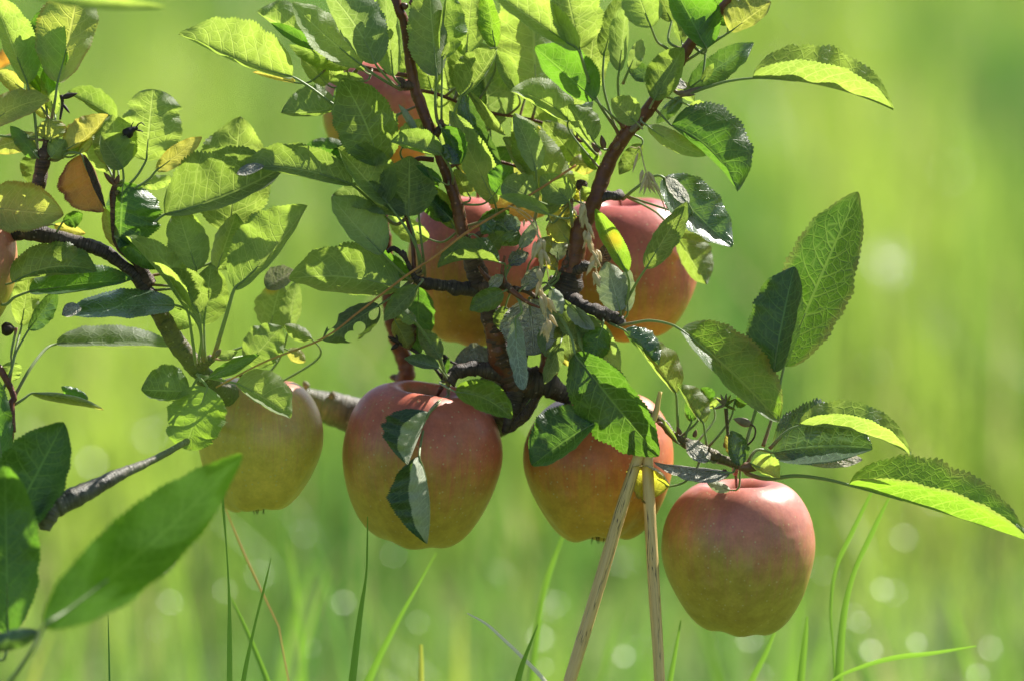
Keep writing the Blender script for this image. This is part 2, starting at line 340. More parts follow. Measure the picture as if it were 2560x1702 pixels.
class Branch:
    def __init__(s, label, loc, group='apple tree branches'):
        s.root = thing('apple_branch', label, 'branch', loc, group); s.anch = []; s.nleaf = 0
    def wood(s, pts, mat, name='stem', rough=0.12, sides=14, anchors=True, knob=0.0, step=5):
        V, F, UV = tube(pts, step, sides, rough, random.random() * 50, knob=knob)
        o = mesh_obj(name, V, F, [BK[mat]], s.root, P(*pts[0][:3]), UV)
        if anchors: s.anch += [tuple(p) for p in catmull(pts, 25)]
        return o
    def bud(s, x, y, d, r, L, ang, mat=None, name='bud'):
        dx, dy = math.sin(ang), -math.cos(ang)
        pts = [(x, y, d, r * .6), (x + dx * L * .3, y + dy * L * .3, d, r), (x + dx * L * .7, y + dy * L * .7, d - 2, r * .75), (x + dx * L, y + dy * L, d - 3, r * .12)]
        V, F, UV = tube(pts, max(1.2, L / 12), 10, 0.1, x)
        return mesh_obj(name, V, F, [mat or M_BUD], s.root, P(x, y, d), UV)

CUR = None; WK = 1.19
def L(t, bx, by, tx, ty, wl, wr, mat='y', face='u', d=(0, 0), bend=0, w=None, cl=None, cr=None, pet=None, label=None, arch=None, tc=None, curl=0.3, wave=0.085, blunt=0.0, teeth=32, nopet=False, tilt=0.0, br=None, pr=3.6):
    br = br or CUR
    B0 = np.array(T(t, bx, by)); T0 = np.array(T(t, tx, ty)); wl *= WK / TS; wr *= WK / TS; bend /= TS
    w = (w * WK / TS) if w else max(abs(wl), abs(wr)) * random.uniform(1.03, 1.14)
    w = max(w, abs(wl) * 1.01, abs(wr) * 1.01)
    dirv = T0 - B0; Ln = np.linalg.norm(dirv); tdir = dirv / Ln
    nl = np.array([tdir[1], -tdir[0]])
    base_c = random.choice((1, 1, -1))
    cl = cl if cl is not None else base_c; cr = cr if cr is not None else base_c
    arch = random.uniform(-.06, .06) * Ln if arch is None else arch
    nt_ = max(10, int(teeth * min(1, Ln / 230 + .35))); nv = nt_ * 3; hv = 6
    s1, s2, s3 = random.uniform(0, 9), random.uniform(0, 9), random.uniform(2.2, 3.8)
    sd = random.uniform(0, 99); tc = (0 if label else random.uniform(-.25, .45)) if tc is None else tc; tws = random.uniform(-.35, .35)
    V, UV, UV2, F = [], [], [], []
    cols = np.linspace(-1, 1, 2 * hv + 1)
    for i in range(nv + 1):
        v = i / nv
        ctr = B0 * (1 - v) + T0 * v + nl * bend * 4 * v * (1 - v)
        # tangent for the local normal
        tg = dirv + nl * bend * 4 * (1 - 2 * v); tg /= np.linalg.norm(tg); n2 = np.array([tg[1], -tg[0]])
        dep = d[0] + (d[1] - d[0]) * v - arch * 4 * v * (1 - v) - tc * Ln * max(0, v - .7) ** 2 * 6
        f = max(0.0, math.sin(math.pi * v ** 0.86)) ** (0.58)
        if v > .80 and not blunt: f *= 1 - 0.36 * ((v - .80) / .20) ** 1.5
        if blunt and v > .75: f = max(f, math.sqrt(max(0, 1 - ((v - .62) / .38) ** 2)) * .95)
        saw = (1.0, 0.35, 0.75)[i % 3] if 0.04 < v < 0.985 else 0.6
        for u in cols:
            a = abs(u); left = u > 0; vis = wl if left else wr; c = cl if left else cr
            sgn = 1 if left else -1
            k = vis / w; k = max(-.999, min(.999, k)); q = math.sqrt(1 - k * k)
            edge = 1 + (saw - .6) * 0.095 * max(0, (a - .8) / .2)
            ww = w * f * a * edge
            ww *= 1 + 0.08 * noise.noise(Vector((v * 3.5, sgn * 3, sd))) + 0.09 * a * a * noise.noise(Vector((v * 11, sgn * 5, sd)))
            # cross-section bends: a small rotation that grows to the edge
            th = math.acos(k) - curl * 1.6 * (1 - a) * (0.4 + 0.6 * f) * (1 if k > 0 else 0.3)
            th += c * sgn * tws * (v - .35)
            cx = math.cos(th); cz = math.sin(th)
            wv = wave * w * (a ** 1.6) * (math.sin(v * 6.3 * s3 + (s1 if left else s2)) + .5 * math.sin(v * 31 + s1))
            z = c * cz * ww + wv
            quilt = 0.012 * w * math.sin((v - .2 * a) * 9 * 6.283) * a * (1 - a) * 4
            off = n2 * sgn * (cx * ww + wv * .15)
            p = ctr + off
            tl = tilt * (1 if left else -1) * ww
            V.append(P(p[0], p[1], dep - z - quilt - tl)); UV.append(((u + 1) / 2, v)); UV2.append((u * w / 400 * 1.0, v * Ln / 400))
    nc = len(cols)
    for i in range(nv):
        for j in range(nc - 1):
            q = (i * nc + j, i * nc + j + 1, (i + 1) * nc + j + 1, (i + 1) * nc + j)
            F.append(q[::-1] if face == 't' else q)
    lf = mesh_obj('leaf', V, F, [LM[mat]], br.root, P(B0[0], B0[1], d[0]), UV, UV2, label=label)
    br.nleaf += 1
    # petiole
    b3 = (B0[0], B0[1], d[0])
    if pet:
        pts = [(*T(t, q[0], q[1]), q[2] if len(q) > 2 else None) for q in pet]
        k = len(pts); end = pts[-1]
        dn = min(br.anch, key=lambda z: (z[0] - end[0]) ** 2 + (z[1] - end[1]) ** 2) if br.anch else (0, 0, d[0], 0)
        dend = end[2] if end[2] is not None else dn[2]
        seq = [b3] + [(p[0], p[1], p[2] if p[2] is not None else d[0] + (dend - d[0]) * (i + 1) / k) for i, p in enumerate(pts)]
        if br.anch and (dn[0] - end[0]) ** 2 + (dn[1] - end[1]) ** 2 < 60 ** 2: seq.append(dn[:3])
    elif not nopet and br.anch:
        cand = min(br.anch, key=lambda z: math.hypot(z[0] - b3[0], z[1] - b3[1]) + .35 * abs(z[2] - b3[2]) + 60 * (((z[0] - b3[0]) * tdir[0] + (z[1] - b3[1]) * tdir[1]) > 0))
        e = np.array(cand[:3]); b = np.array(b3); dist = np.linalg.norm(e - b)
        mid = b + np.array([-tdir[0], -tdir[1], 0]) * dist * .35
        mid = mid * .6 + (b + (e - b) * .45) * .4; mid[2] = b[2] * .5 + e[2] * .5 + dist * .12; pr = pr * .8
        seq = [b3, tuple(mid), tuple(e)]
    else: seq = None
    if seq:
        n_ = len(seq); r0 = pr * (.8 + .3 * min(1, Ln / 250))
        pts = [(*q, r0 * (.75 + .55 * i / (n_ - 1))) for i, q in enumerate(seq)]
        # run the stalk a little way along the leaf as its raised midrib
        for vv in (.12, .3):
            ctr = B0 * (1 - vv) + T0 * vv + nl * bend * 4 * vv * (1 - vv); dep = d[0] + (d[1] - d[0]) * vv - arch * 4 * vv * (1 - vv)
            pts.insert(0, (ctr[0], ctr[1], dep, r0 * (.6 - vv)))
        Vp, Fp, Up = tube(pts, 7, 7)
        tot = max(u[1] for u in Up) or 1
        Up = [(u[0], 1 - u[1] / tot) for u in Up]
        mesh_obj('petiole', Vp, Fp, [M_PET], lf, P(*b3), Up)
    return lf

# ================================================================== SETTING
def smooth_noise(x, y, s, seed=0):
    return noise.noise(Vector((x * s, y * s, seed)))
def ground():
    n = N('meadow_ground'); tc = n.new('ShaderNodeTexCoord').outputs['Object']
    a = n.noise(tc, 2.2, 5, 0.6); b = n.noise(tc, 30, 4, 0.6)
    col = n.mix(n.ramp(a, 0.35, 0.65), (0.075, 0.15, 0.03), (0.16, 0.21, 0.045))
    col = n.mix(n.ramp(b, 0.4, 0.75, 0, 0.6), col, (0.10, 0.10, 0.035))
    m = n.finish(n.bsdf(col, 0.9, 0.2, n.bump(b, 0.8, 0.03)))
    nx = 90; ys = np.concatenate([np.linspace(-6, 16, 70), np.geomspace(18, 900, 24)])
    V, F = [], []
    for j, y in enumerate(ys):
        hw = 8 + abs(y) * 1.2
        for i in range(nx):
            x = (i / (nx - 1) * 2 - 1) * hw
            V.append((x, y, 0.03 * smooth_noise(x, y, .7) + 0.01 * smooth_noise(x, y, 4)))
    for j in range(len(ys) - 1):
        for i in range(nx - 1):
            k = j * nx + i; F.append((k, k + 1, k + nx + 1, k + nx))
    o = mesh_obj('ground', V, F, [m], None, (0, 0, 0)); o['kind'] = 'structure'
ground()

def grass_material(name, hue=None, rough=0.42, spec=0.5):
    n = N(name); uv = n.new('ShaderNodeUVMap', uv_map='leaf').outputs[0]
    sep = n.new('ShaderNodeSeparateXYZ'); n.put(sep.inputs[0], uv)      # x: random per blade, y: height along blade
    pos = n.new('ShaderNodeTexCoord').outputs['Object']
    big = n.noise(n.vmul(pos, (3.6, 0.55, 0.3)), 1.0, 4, 0.55)
    t = n.math('ADD', n.math('MULTIPLY', sep.outputs[0], 0.25), n.math('MULTIPLY', n.ramp(big, 0.38, 0.66), 0.75))
    col = n.mix(t, (0.040, 0.105, 0.028), (0.200, 0.265, 0.045))
    tr = n.mix(t, (0.07, 0.22, 0.045), (0.50, 0.66, 0.085))
    dry = n.math('GREATER_THAN', sep.outputs[0], 0.955)
    col = n.mix(dry, col, (0.40, 0.33, 0.17)); tr = n.mix(dry, tr, (0.62, 0.50, 0.26))
    b = n.bsdf(col, rough, spec); tn = n.new('ShaderNodeBsdfTranslucent'); n.put(tn.inputs[0], tr)
    mx = n.new('ShaderNodeMixShader'); mx.inputs[0].default_value = 0.55
    n.t.links.new(b, mx.inputs[1]); n.t.links.new(tn.outputs[0], mx.inputs[2])
    return n.finish(mx.outputs[0])
M_GRASS = grass_material('meadow_grass')

def grass_mass(cnt, y0, y1, hmin, hmax, wmin, wmax, seed, power=1.0):
    r = np.random.default_rng(seed)
    y = y0 + (y1 - y0) * r.random(cnt) ** power
    x = (r.random(cnt) * 2 - 1) * (1.0 + y * 0.17)
    cl = np.array([smooth_noise(a, b, 1.3, seed) for a, b in zip(x, y)]) * .5 + .5
    h = (hmin + (hmax - hmin) * r.random(cnt) ** 1.3) * (0.7 + .6 * cl)
    w = wmin + (wmax - wmin) * r.random(cnt)
    az = r.random(cnt) * 6.283; lean = r.random(cnt) ** 1.4 * 0.75; face = r.random(cnt) * 6.283
    ts = np.array([0, .35, .7, 1.0]); ws = np.array([1, .85, .55, .04])
    V = np.zeros((cnt, 8, 3)); UV = np.zeros((cnt, 8, 2)); rr = r.random(cnt)
    for k in range(4):
        bendo = h * lean * ts[k] ** 2
        cx = x + np.cos(az) * bendo; cy = y + np.sin(az) * bendo; cz = h * ts[k] * (1 - .35 * lean * ts[k])
        for s_, sg in ((0, -1), (1, 1)):
            V[:, 2 * k + s_, 0] = cx + sg * np.cos(face) * w * ws[k] / 2; V[:, 2 * k + s_, 1] = cy + sg * np.sin(face) * w * ws[k] / 2; V[:, 2 * k + s_, 2] = cz
            UV[:, 2 * k + s_, 0] = rr; UV[:, 2 * k + s_, 1] = ts[k]
    base = (np.arange(cnt) * 8)[:, None]
    F = np.concatenate([base + np.array([[2 * k, 2 * k + 1, 2 * k + 3, 2 * k + 2]]) for k in range(3)])
    return V.reshape(-1, 3), F, UV.reshape(-1, 2)
def fast_mesh(name, V, F, UV, mat):
    me = bpy.data.meshes.new(name); me.vertices.add(len(V)); me.vertices.foreach_set('co', V.astype(np.float32).ravel())
    me.loops.add(F.size); me.loops.foreach_set('vertex_index', F.astype(np.int32).ravel())
    me.polygons.add(len(F)); me.polygons.foreach_set('loop_start', np.arange(0, F.size, 4, dtype=np.int32))
    me.update(calc_edges=True)
    l = me.uv_layers.new(name='leaf'); l.data.foreach_set('uv', UV[F.ravel()].astype(np.float32).ravel())
    me.polygons.foreach_set('use_smooth', [True] * len(me.polygons)); me.materials.append(mat); me.validate()
    o = bpy.data.objects.new(name, me); COL.objects.link(o); return o
g1 = grass_mass(34000, 4.3, 8.2, .12, .30, .003, .006, 3)
g2 = grass_mass(26000, 7.5, 17.0, .14, .34, .005, .010, 4)
g3 = grass_mass(14000, 1.0, 4.4, .06, .20, .003, .005, 5)
def cat(*gs):
    V, F, U = [], [], []; k = 0
    for v, f, u in gs: V.append(v); F.append(f + k); U.append(u); k += len(v)
    return np.concatenate(V), np.concatenate(F), np.concatenate(U)
go = fast_mesh('grass', *cat(g1, g2, g3), M_GRASS); go['kind'] = 'stuff'; go['label'] = 'soft green meadow grass filling the background'; go['category'] = 'grass'

# small glossy leaves added and aimed so the sun glints off them: the pale discs in the blur
def glint_leaves(cnt, seed):
    r = random.Random(seed); V, F, U = [], [], []
    half_base = sunv
    spots = [(2230, 645), (2225, 655), (560, 230), (545, 215), (860, 330), (1900, 250), (1960, 290), (1880, 560), (1905, 600), (1960, 180), (2090, 260), (2300, 560), (2340, 640), (230, 1150), (370, 1080),
             (760, 1340), (400, 1400), (420, 1500), (570, 1470), (980, 1390), (860, 1510), (1040, 1560), (1010, 1640), (780, 1610), (1250, 1430), (1270, 1450), (1390, 1505), (1380, 1520),
             (1600, 1620), (1560, 1640), (1540, 1395), (1570, 1400), (1240, 1420), (1365, 1660), (1345, 1590), (1368, 1500), (2150, 1560), (2130, 1545), (2260, 1340), (2200, 1470), (2230, 1480), (2290, 1600), (2180, 1630),
             (1880, 1600), (1910, 1690), (1820, 1610), (2450, 1690), (2480, 1620), (2380, 430), (2120, 480), (2480, 90), (2350, 1250), (340, 840), (640, 1440)]
    C = cam.location
    for k in range(cnt):
        if k < len(spots):
            px, py = spots[k]; px += r.uniform(-8, 8); py += r.uniform(-8, 8)
            ray = (P(px, py, 0) - C).normalized(); zt = r.uniform(.06, .16); dist = (C.z - zt) / -ray.z; p = C + ray * dist; strong = 1.0
            if k < 2: strong = 1.5
        else:
            y = r.uniform(3.6, 13); p = Vector((r.uniform(-1, 1) * (1 + y * .2), y, r.uniform(.05, .18))); strong = .8
        v = (C - p).normalized(); nrm = (v + sunv).normalized(); sg = .03 if k < len(spots) else .08
        nrm = (nrm + Vector((r.gauss(0, sg), r.gauss(0, sg), r.gauss(0, sg)))).normalized()
        a = nrm.orthogonal().normalized(); ang = r.uniform(0, 6.28); b = nrm.cross(a); a, b = a * math.cos(ang) + b * math.sin(ang), b * math.cos(ang) - a * math.sin(ang)
        ln = r.uniform(.010, .020) * strong * (p.y / 5.5) ** 1.5 * (r.uniform(.25, .62) if k > 1 else 1.3); wd = ln * .45; base = len(V); m_ = 6
        for i in range(m_ + 1):
            t = i / m_; ww = math.sin(math.pi * min(.98, t * .92 + .05)) * wd
            cpt = p + a * (t - .5) * 2 * ln - nrm * (t - .5) ** 2 * ln * .5
            V += [tuple(cpt - b * ww + nrm * ww * .12), tuple(cpt), tuple(cpt + b * ww + nrm * ww * .12)]; U += [(r.random() * .5, t)] * 3
        for i in range(m_):
            q = base + 3 * i; F += [(q, q + 1, q + 4, q + 3), (q + 1, q + 2, q + 5, q + 4)]
        st = len(V); g = Vector((p.x + r.uniform(-.02, .02), p.y + r.uniform(-.02, .02), 0)); e = Vector(V[base + 1])
        for q_, w_ in ((g, .0008), (e, .0006)):
            V += [tuple(q_ - Vector((w_, 0, 0))), tuple(q_ + Vector((w_, 0, 0)))]; U += [(.3, .5)] * 2
        F.append((st, st + 1, st + 3, st + 2))
    return np.array(V), np.array(F), np.array(U)
M_GLINT = grass_material('added_glint_leaf', rough=0.27, spec=0.6)
gl = fast_mesh('added_glint_leaves', *glint_leaves(420, 5), M_GLINT); gl['kind'] = 'stuff'; gl['label'] = 'small shiny leaves added to glint as pale discs in the meadow grass'; gl['category'] = 'weeds'

# ================================================================== APPLES
PROF = [(0.0, .50), (.05, .51), (.12, .58), (.22, .74), (.34, .88), (.47, .945), (.62, .90), (.78, .77), (.92, .54), (.99, .26), (.99, 0.0), (.94, -.28), (.84, -.54), (.70, -.765), (.545, -.91), (.40, -.975), (.29, -.965), (.17, -.90), (.07, -.84), (0.0, -.83)]
def apple(label, cx, cy, w, h, d, mat, tilt=(0.0, 0.0), seed=0, stem_to=None, taper=0.0, lob=0.03, stem_r=4.2):
    """cx, cy centre; w, h full size in photo units; tilt = (sideways to the right, towards the camera)"""
    rx, rz = w / 2, h / 2
    axis = Vector((math.sin(tilt[0]), -math.sin(tilt[1]), 1)).normalized()      # local frame: x right, y away, z up (photo frame)
    X = Vector((1, 0, 0)); X = (X - axis * X.dot(axis)).normalized(); Y = axis.cross(X)
    pr = catmull([(a, b, 0) for a, b in PROF], .04); nphi = 64
    def loc(a, ph, z):
        lobw = max(0, -z) ** 1.5
        a2 = a * (1 + lob * .9 * math.cos(5 * ph + seed) * lobw + lob * .5 * math.cos(5 * ph + seed) * max(0, z - .5) + .040 * math.cos(2 * ph + seed * 2) + .015 * math.cos(3 * ph + seed))
        a2 *= 1 - taper * max(0, -z) + .01 * noise.noise(Vector((math.cos(ph) * 2, math.sin(ph) * 2 + seed, z * 2)))
        z2 = z + .085 * math.cos(ph + seed) * a * max(0, z) + .035 * math.cos(5 * ph + seed) * (a ** 2 if z > .4 else 0) * .6 - .05 * lob / .03 * math.cos(5 * ph + seed) * lobw * a * .8 - 0.09 * math.cos(ph - 1 + seed) * max(0, -z) * a
        return X * (a2 * math.cos(ph) * rx) + Y * (a2 * math.sin(ph) * rx) + axis * (z2 * rz)
    def W_(q): return P(cx + q.x, cy - q.z, d + q.y)
    top = W_(loc(0, 0, .46)); org = P(cx, cy + h * .45, d)
    root = thing('apple', label, 'apple', org, 'apples on the branches')
    V, F = [], []
    for i, (a, z, _) in enumerate(pr):
        if i in (0, len(pr) - 1): continue
        for j in range(nphi): V.append(W_(loc(max(a, .004), 2 * math.pi * j / nphi, z)))
    nr = len(pr) - 2
    for i in range(nr - 1):
        for j in range(nphi):
            k = (j + 1) % nphi; F.append((i * nphi + j, (i + 1) * nphi + j, (i + 1) * nphi + k, i * nphi + k))
    F.append(tuple(range(nphi))); F.append(tuple((nr - 1) * nphi + j for j in range(nphi))[::-1])
    mesh_obj('body', V, F, [mat], root, P(cx, cy, d))
    # stem from the cavity to the branch
    q = loc(0, 0, .44); s0 = (cx + q.x, cy - q.z, d + q.y)
    if stem_to is None: stem_to = (s0[0] + 8, s0[1] - 60, s0[2])
    q1 = loc(0, 0, .62); s1 = (cx + q1.x, cy - q1.z, d + q1.y)
    pts = [(*s0, stem_r), (*s1, stem_r * .8), (s1[0] * .4 + stem_to[0] * .6, s1[1] * .4 + stem_to[1] * .6, s1[2] * .4 + stem_to[2] * .6, stem_r * .85), (*stem_to, stem_r * 1.5)]
    Vs, Fs, Us = tube(pts, 3, 8, .1, seed); mesh_obj('stem', Vs, Fs, [BK['red']], root, P(*s0), Us)
    # calyx
    parts = []
    for k in range(5):
        ph = k * 1.2566 + seed; q0 = loc(.05, ph, -.84); q1 = loc(.10, ph, -.93) ; q2 = loc(.07 + .06 * (k % 2), ph, -1.04)
        f = lambda q: (cx + q.x, cy - q.z, d + q.y)
        parts.append(tube([(*f(q0), 3.2), (*f(q1), 2.6), (*f(q2), .5)], 3, 6, 0, 0, .4))
    Vc, Fc, Uc = merge(*parts); mesh_obj('calyx', Vc, Fc, [M_CALYX], root, Vc[0], Uc)
    return root
AM = {
 'R': apple_material('apple_skin_pink', 0.12, 1.0, (0.40, 0.34, 0.055), (0.54, 0.18, 0.13)),
 'J': apple_material('apple_skin_red', 0.34, 4.0, (0.46, 0.34, 0.05), (0.55, 0.145, 0.085)),
 'K': apple_material('apple_skin_orange', 0.45, 9.0, (0.52, 0.34, 0.045), (0.55, 0.15, 0.055)),
 'M': apple_material('apple_skin_rosy', 0.42, 14.0, (0.46, 0.34, 0.045), (0.55, 0.14, 0.11)),
 'L': apple_material('apple_skin_yellow', -0.12, 20.0, (0.60, 0.44, 0.07), (0.58, 0.20, 0.11)),
}
apple('pink and green apple hanging lowest at the right, right of the two dry straws', 1842, 1388, 388, 388, 200, AM['R'], (0.02, .20), 0.9, (1838, 1158, 190), taper=.07)
apple('red apple with a folded leaf hanging over its front, left of the straws', 1056, 1156, 406, 402, 200, AM['J'], (.10, .24), 2.2, (1104, 968, 120), taper=.04)
apple('orange red apple behind the two dry straws and under the big dark leaf', 1494, 1168, 376, 366, 260, AM['K'], (-.03, .05), 5.5, (1480, 985, 250), taper=.09, lob=.05)
apple('rosy apple high on the right beside the forked red stem', 1572, 669, 352, 350, 420, AM['M'], (-.10, .12), 3.3, (1545, 478, 400), taper=.0)
apple('red apple partly hidden behind the central red stem and dried flowers', 1188, 672, 354, 376, 420, AM['M'], (.03, .1), 1.7, (1196, 470, 420), taper=.02)
apple('yellow green apple at the lower left, hanging under the left branch', 652, 1110, 322, 336, 240, AM['L'], (.03, .0), 4.2, (600, 935, 240), taper=.10)
apple('small orange red apple half hidden behind leaves at the top', 962, 285, 300, 270, 640, AM['J'], (0, 0), 2.9, (975, 120, 620))
apple('pinkish apple cut off by the left edge of the picture', -137, 668, 346, 340, 60, AM['R'], (.0, .1), 6.1, (-120, 470, 60))

# ================================================================== BRANCH 1: upright central stem
CUR = b1 = Branch('upright red brown apple branch in the middle, crowded with leaves', P(1330, 950, 160))
b1.wood([(984, -60, 60, 12), (993, 20, 55, 13), (1012, 60, 60, 13), (1034, 207, 60, 14), (1052, 262, 60, 15), (1075, 325, 60, 14), (1110, 416, 60, 15), (1142, 511, 60, 16), (1161, 598, 70, 18), (1190, 671, 80, 24), (1222, 767, 95, 26), (1244, 850, 110, 29), (1258, 905, 130, 33), (1300, 950, 160, 36)], 'red', rough=.14)
b1.wood([(1178, 640, 75, 24), (1195, 690, 80, 28), (1222, 767, 94, 27), (1242, 840, 108, 28), (1255, 890, 122, 31), (1290, 945, 150, 36), (1345, 960, 165, 30)], 'old', name='old_wood', rough=.22, anchors=False)
b1.wood([(1118, 952, 120, 22), (1140, 930, 120, 17), (1180, 921, 130, 17), (1240, 928, 140, 22), (1321, 955, 160, 36), (1370, 962, 165, 30), (1410, 985, 180, 21), (1440, 1005, 190, 17), (1480, 1000, 230, 10)], 'dark', name='fruiting_spur', rough=.3, knob=.15)
b1.wood([(1000, 640, 30, 5), (1006, 634, 30, 10), (1013, 645, 32, 6), (1030, 680, 40, 6), (1045, 700, 45, 12), (1075, 710, 50, 15), (1110, 715, 60, 16), (1150, 722, 70, 17), (1200, 722, 85, 20)], 'dark', name='side_spur', rough=.3, knob=.2)
b1.wood([(1300, 950, 160, 28), (1290, 985, 150, 24), (1280, 1025, 150, 17), (1264, 1072, 150, 9), (1256, 1082, 150, 4)], 'dark', name='dead_stub', rough=.35)
b1.wood([(1112, 955, 120, 4.5), (1085, 918, 110, 4), (1040, 880, 100, 4.5), (1000, 858, 95, 5)], 'dark', name='fruit_stalk', anchors=False)
b1.wood([(1190, 940, 130, 3), (1150, 915, 122, 3), (1118, 900, 120, 3)], 'dark', name='fruit_stalk', anchors=False)
for x, y, an, l in ((1000, 857, -1.1, 34), (998, 858, -.3, 26), (996, 860, -2.2, 24), (1118, 900, -.6, 18), (1118, 901, -1.6, 16)): b1.bud(x, y, 96, 6, l, an, M_CALYX, 'dried_calyx')
b1.wood([(1010, 640, 32, 6), (985, 622, 28, 7), (968, 632, 26, 4)], 'dark', name='dead_bud', rough=.6, anchors=False)
for x, y, a, l in ((1024, 12, .9, 34), (1034, 14, .2, 26), (1018, 22, -.8, 20), (1207, 700, 1.9, 22), (1012, 207, -1.2, 30), (1100, 318, .2, 22), (1190, 590, 1.2, 22), (1052, 690, -.3, 20)): b1.bud(x, y, 52, 9, l, a)
b1.wood([(1034, 212, 60, 12), (1015, 215, 50, 12), (1000, 212, 40, 10)], 'old', name='side_spur', rough=.3)
b1.wood([(1085, 345, 60, 10), (1098, 325, 45, 9), (1108, 312, 40, 6)], 'old', name='side_spur', rough=.3)
b1.wood([(1205, 720, 60, 15), (1240, 712, 20, 12), (1268, 716, -5, 11), (1278, 730, -10, 8)], 'old', name='side_spur', rough=.3)
b1.wood([(1268, 716, -5, 8), (1288, 735, -15, 7), (1320, 757, -20, 4.5), (1350, 770, -22, 2.5)], 'red', name='flower_stalk', anchors=False)
b1.wood([(1240, 712, 20, 8), (1222, 700, 10, 7), (1205, 680, 5, 5), (1195, 665, 5, 3)], 'red', name='flower_stalk', anchors=False)
b1.wood([(1262, 640, -20, 3), (1255, 680, -12, 4), (1264, 712, -6, 6)], 'red', name='flower_stalk', anchors=False)

b1.wood([(1040, 225, 80, 5), (1090, 235, 120, 4.5), (1160, 262, 150, 4), (1240, 285, 170, 4), (1330, 300, 180, 3.5), (1420, 335, 170, 4), (1500, 385, 110, 6)], 'red', name='twig')
b1.wood([(1120, 420, 90, 6), (1160, 405, 120, 4.5), (1220, 400, 130, 4), (1300, 420, 130, 4), (1370, 450, 110, 4), (1430, 500, 90, 6)], 'red', name='twig')
b1.wood([(1020, 190, 90, 6), (960, 180, 120, 5), (900, 165, 130, 4), (830, 160, 120, 3.5)], 'red', name='twig')
b1.wood([(1085, 400, 80, 7), (1040, 400, 80, 6), (1000, 440, 70, 5), (1010, 520, 60, 5), (1030, 600, 50, 5), (1036, 690, 45, 6)], 'red', name='twig')
b1.wood([(1300, 930, 150, 12), (1320, 860, 110, 8), (1345, 800, 90, 7), (1350, 760, 70, 6), (1320, 730, 40, 6), (1285, 722, 0, 8)], 'old', name='twig')
b1.wood([(1290, 945, 150, 16), (1300, 890, 130, 12), (1370, 820, 100, 9), (1440, 800, 70, 8)], 'old', name='twig')

S1 = (1900, 680, 45); S2 = (1905, 700, 45)     # tile B spur beside the stem
# --- far layer, top middle
L('C', 1380, 760, 1350, -80, 300, 200, 'y', 'u', (160, 180), w=310, cl=-1, cr=-1)
L('C', 830, 440, 885, -140, 115, 125, 'y', 'u', (150, 170))
L('C', 1020, 1020, 960, 340, 175, 175, 'c', 'u', (190, 170))
L('C', 1780, 760, 1850, 120, 130, 115, 'y', 'u', (140, 150))
L('C', 560, 700, 470, 360, 90, 100, 'y', 'u', (150, 150))
L('C', 330, 620, 420, 360, 60, 80, 'y', 'u', (170, 150))
L('C', 1640, 1640, 1210, 890, 150, 150, 'y', 'u', (110, 90), cl=-1, cr=-1)
L('C', 1700, 1260, 1440, 950, 100, 100, 'y', 'u', (150, 130))
L('C', 1390, 1400, 1120, 1080, 60, 120, 'c', 'u', (130, 120))
L('C', 1420, 1180, 1180, 960, 60, 100, 's', 'u', (140, 130))
L('C', 960, 900, 720, 300, 120, 90, 'g', 'u', (200, 180))
L('C', 1500, 1100, 1250, 640, 150, 150, 'g', 't', (240, 220))
L('C', 900, 1300, 640, 700, 140, 120, 'y', 'u', (220, 200))
L('C', 700, 700, 560, 120, 100, 120, 'y', 'u', (240, 220))
L('C', 960, 1420, 1180, 1150, 90, 90, 'd', 't', (200, 190))
L('C', 1300, 400, 1130, -60, 90, 110, 'g', 'u', (240, 240))
rf = random.Random(21)
for (x, y) in [(1110, 270), (1340, 400), (1290, 470), (1410, 410), (1190, 420), (1400, 300)]:
    a_ = rf.uniform(-1.2, 1.2); ln = rf.uniform(110, 200); w_ = ln * rf.uniform(.24, .34)
    bx_, by_ = x - math.sin(a_) * ln / 2, y + math.cos(a_) * ln / 2
    L('A', bx_ * TS, by_ * TS, (x + math.sin(a_) * ln / 2) * TS, (y - math.cos(a_) * ln / 2) * TS, w_ * TS * rf.uniform(.5, 1), w_ * TS, rf.choice('yygggdcs'), rf.choice('ut'), (rf.uniform(190, 320), rf.uniform(190, 320)), bend=rf.uniform(-60, 60), w=w_ * TS * 1.05, br=b1)
# --- middle layer
L('C', 625, 462, 690, -70, 15, 145, 'g', 't', (80, 80), cr=-1)
L('C', 1060, 372, 985, -80, 90, 62, 'v', 't', (70, 90))
L('C', 840, 712, 1145, 1065, 28, 60, 'y', 'u', (100, 90))
L('C', 818, 735, 1120, 1315, 70, 85, 'k', 't', (60, 40), bend=-60, cl=1, cr=-1)
L('C', 1230, 722, 1060, 390, 50, 62, 'g', 'u', (80, 60))
L('C', 600, 600, 535, -180, 170, 95, 'g', 'u', (20, 20), cl=1, cr=-1, pet=[(590, 800, 40), (610, 960, 50)])
L('C', 645, 470, 700, 330, 20, 20, 'y', 'u', (30, 30), pet=[(640, 800, 40), (640, 960, 50)])
L('C', 1060, 1600, 700, 870, 95, 118, 'y', 'u', (20, 0), cl=1, cr=1)
L('C', 790, 762, 1080, 375, 172, 16, 'y', 'u', (0, -10), bend=-20, w=185, pet=[(740, 880, 20), (700, 990, 40)])
L('C', 1640, 950, 1180, 720, 45, 150, 'y', 'u', (20, 0), bend=-50, w=160, cl=1, cr=-1, curl=.5, br=None, pet=[(1740, 1090, 20), (1850, 1210, 60)])
L('C', 1380, 1345, 1200, 915, 65, 95, 'c', 'u', (-60, -70), bend=-20, pet=[(1385, 1480, -20), (1390, 1620, 20), (1350, 1800, 30)])
L('C', 640, 1010, 785, 1290, 95, 40, 'd', 't', (0, -10), bend=20, w=120)
L('C', 330, 1165, 505, 940, 90, 50, 'y', 'u', (60, 70))
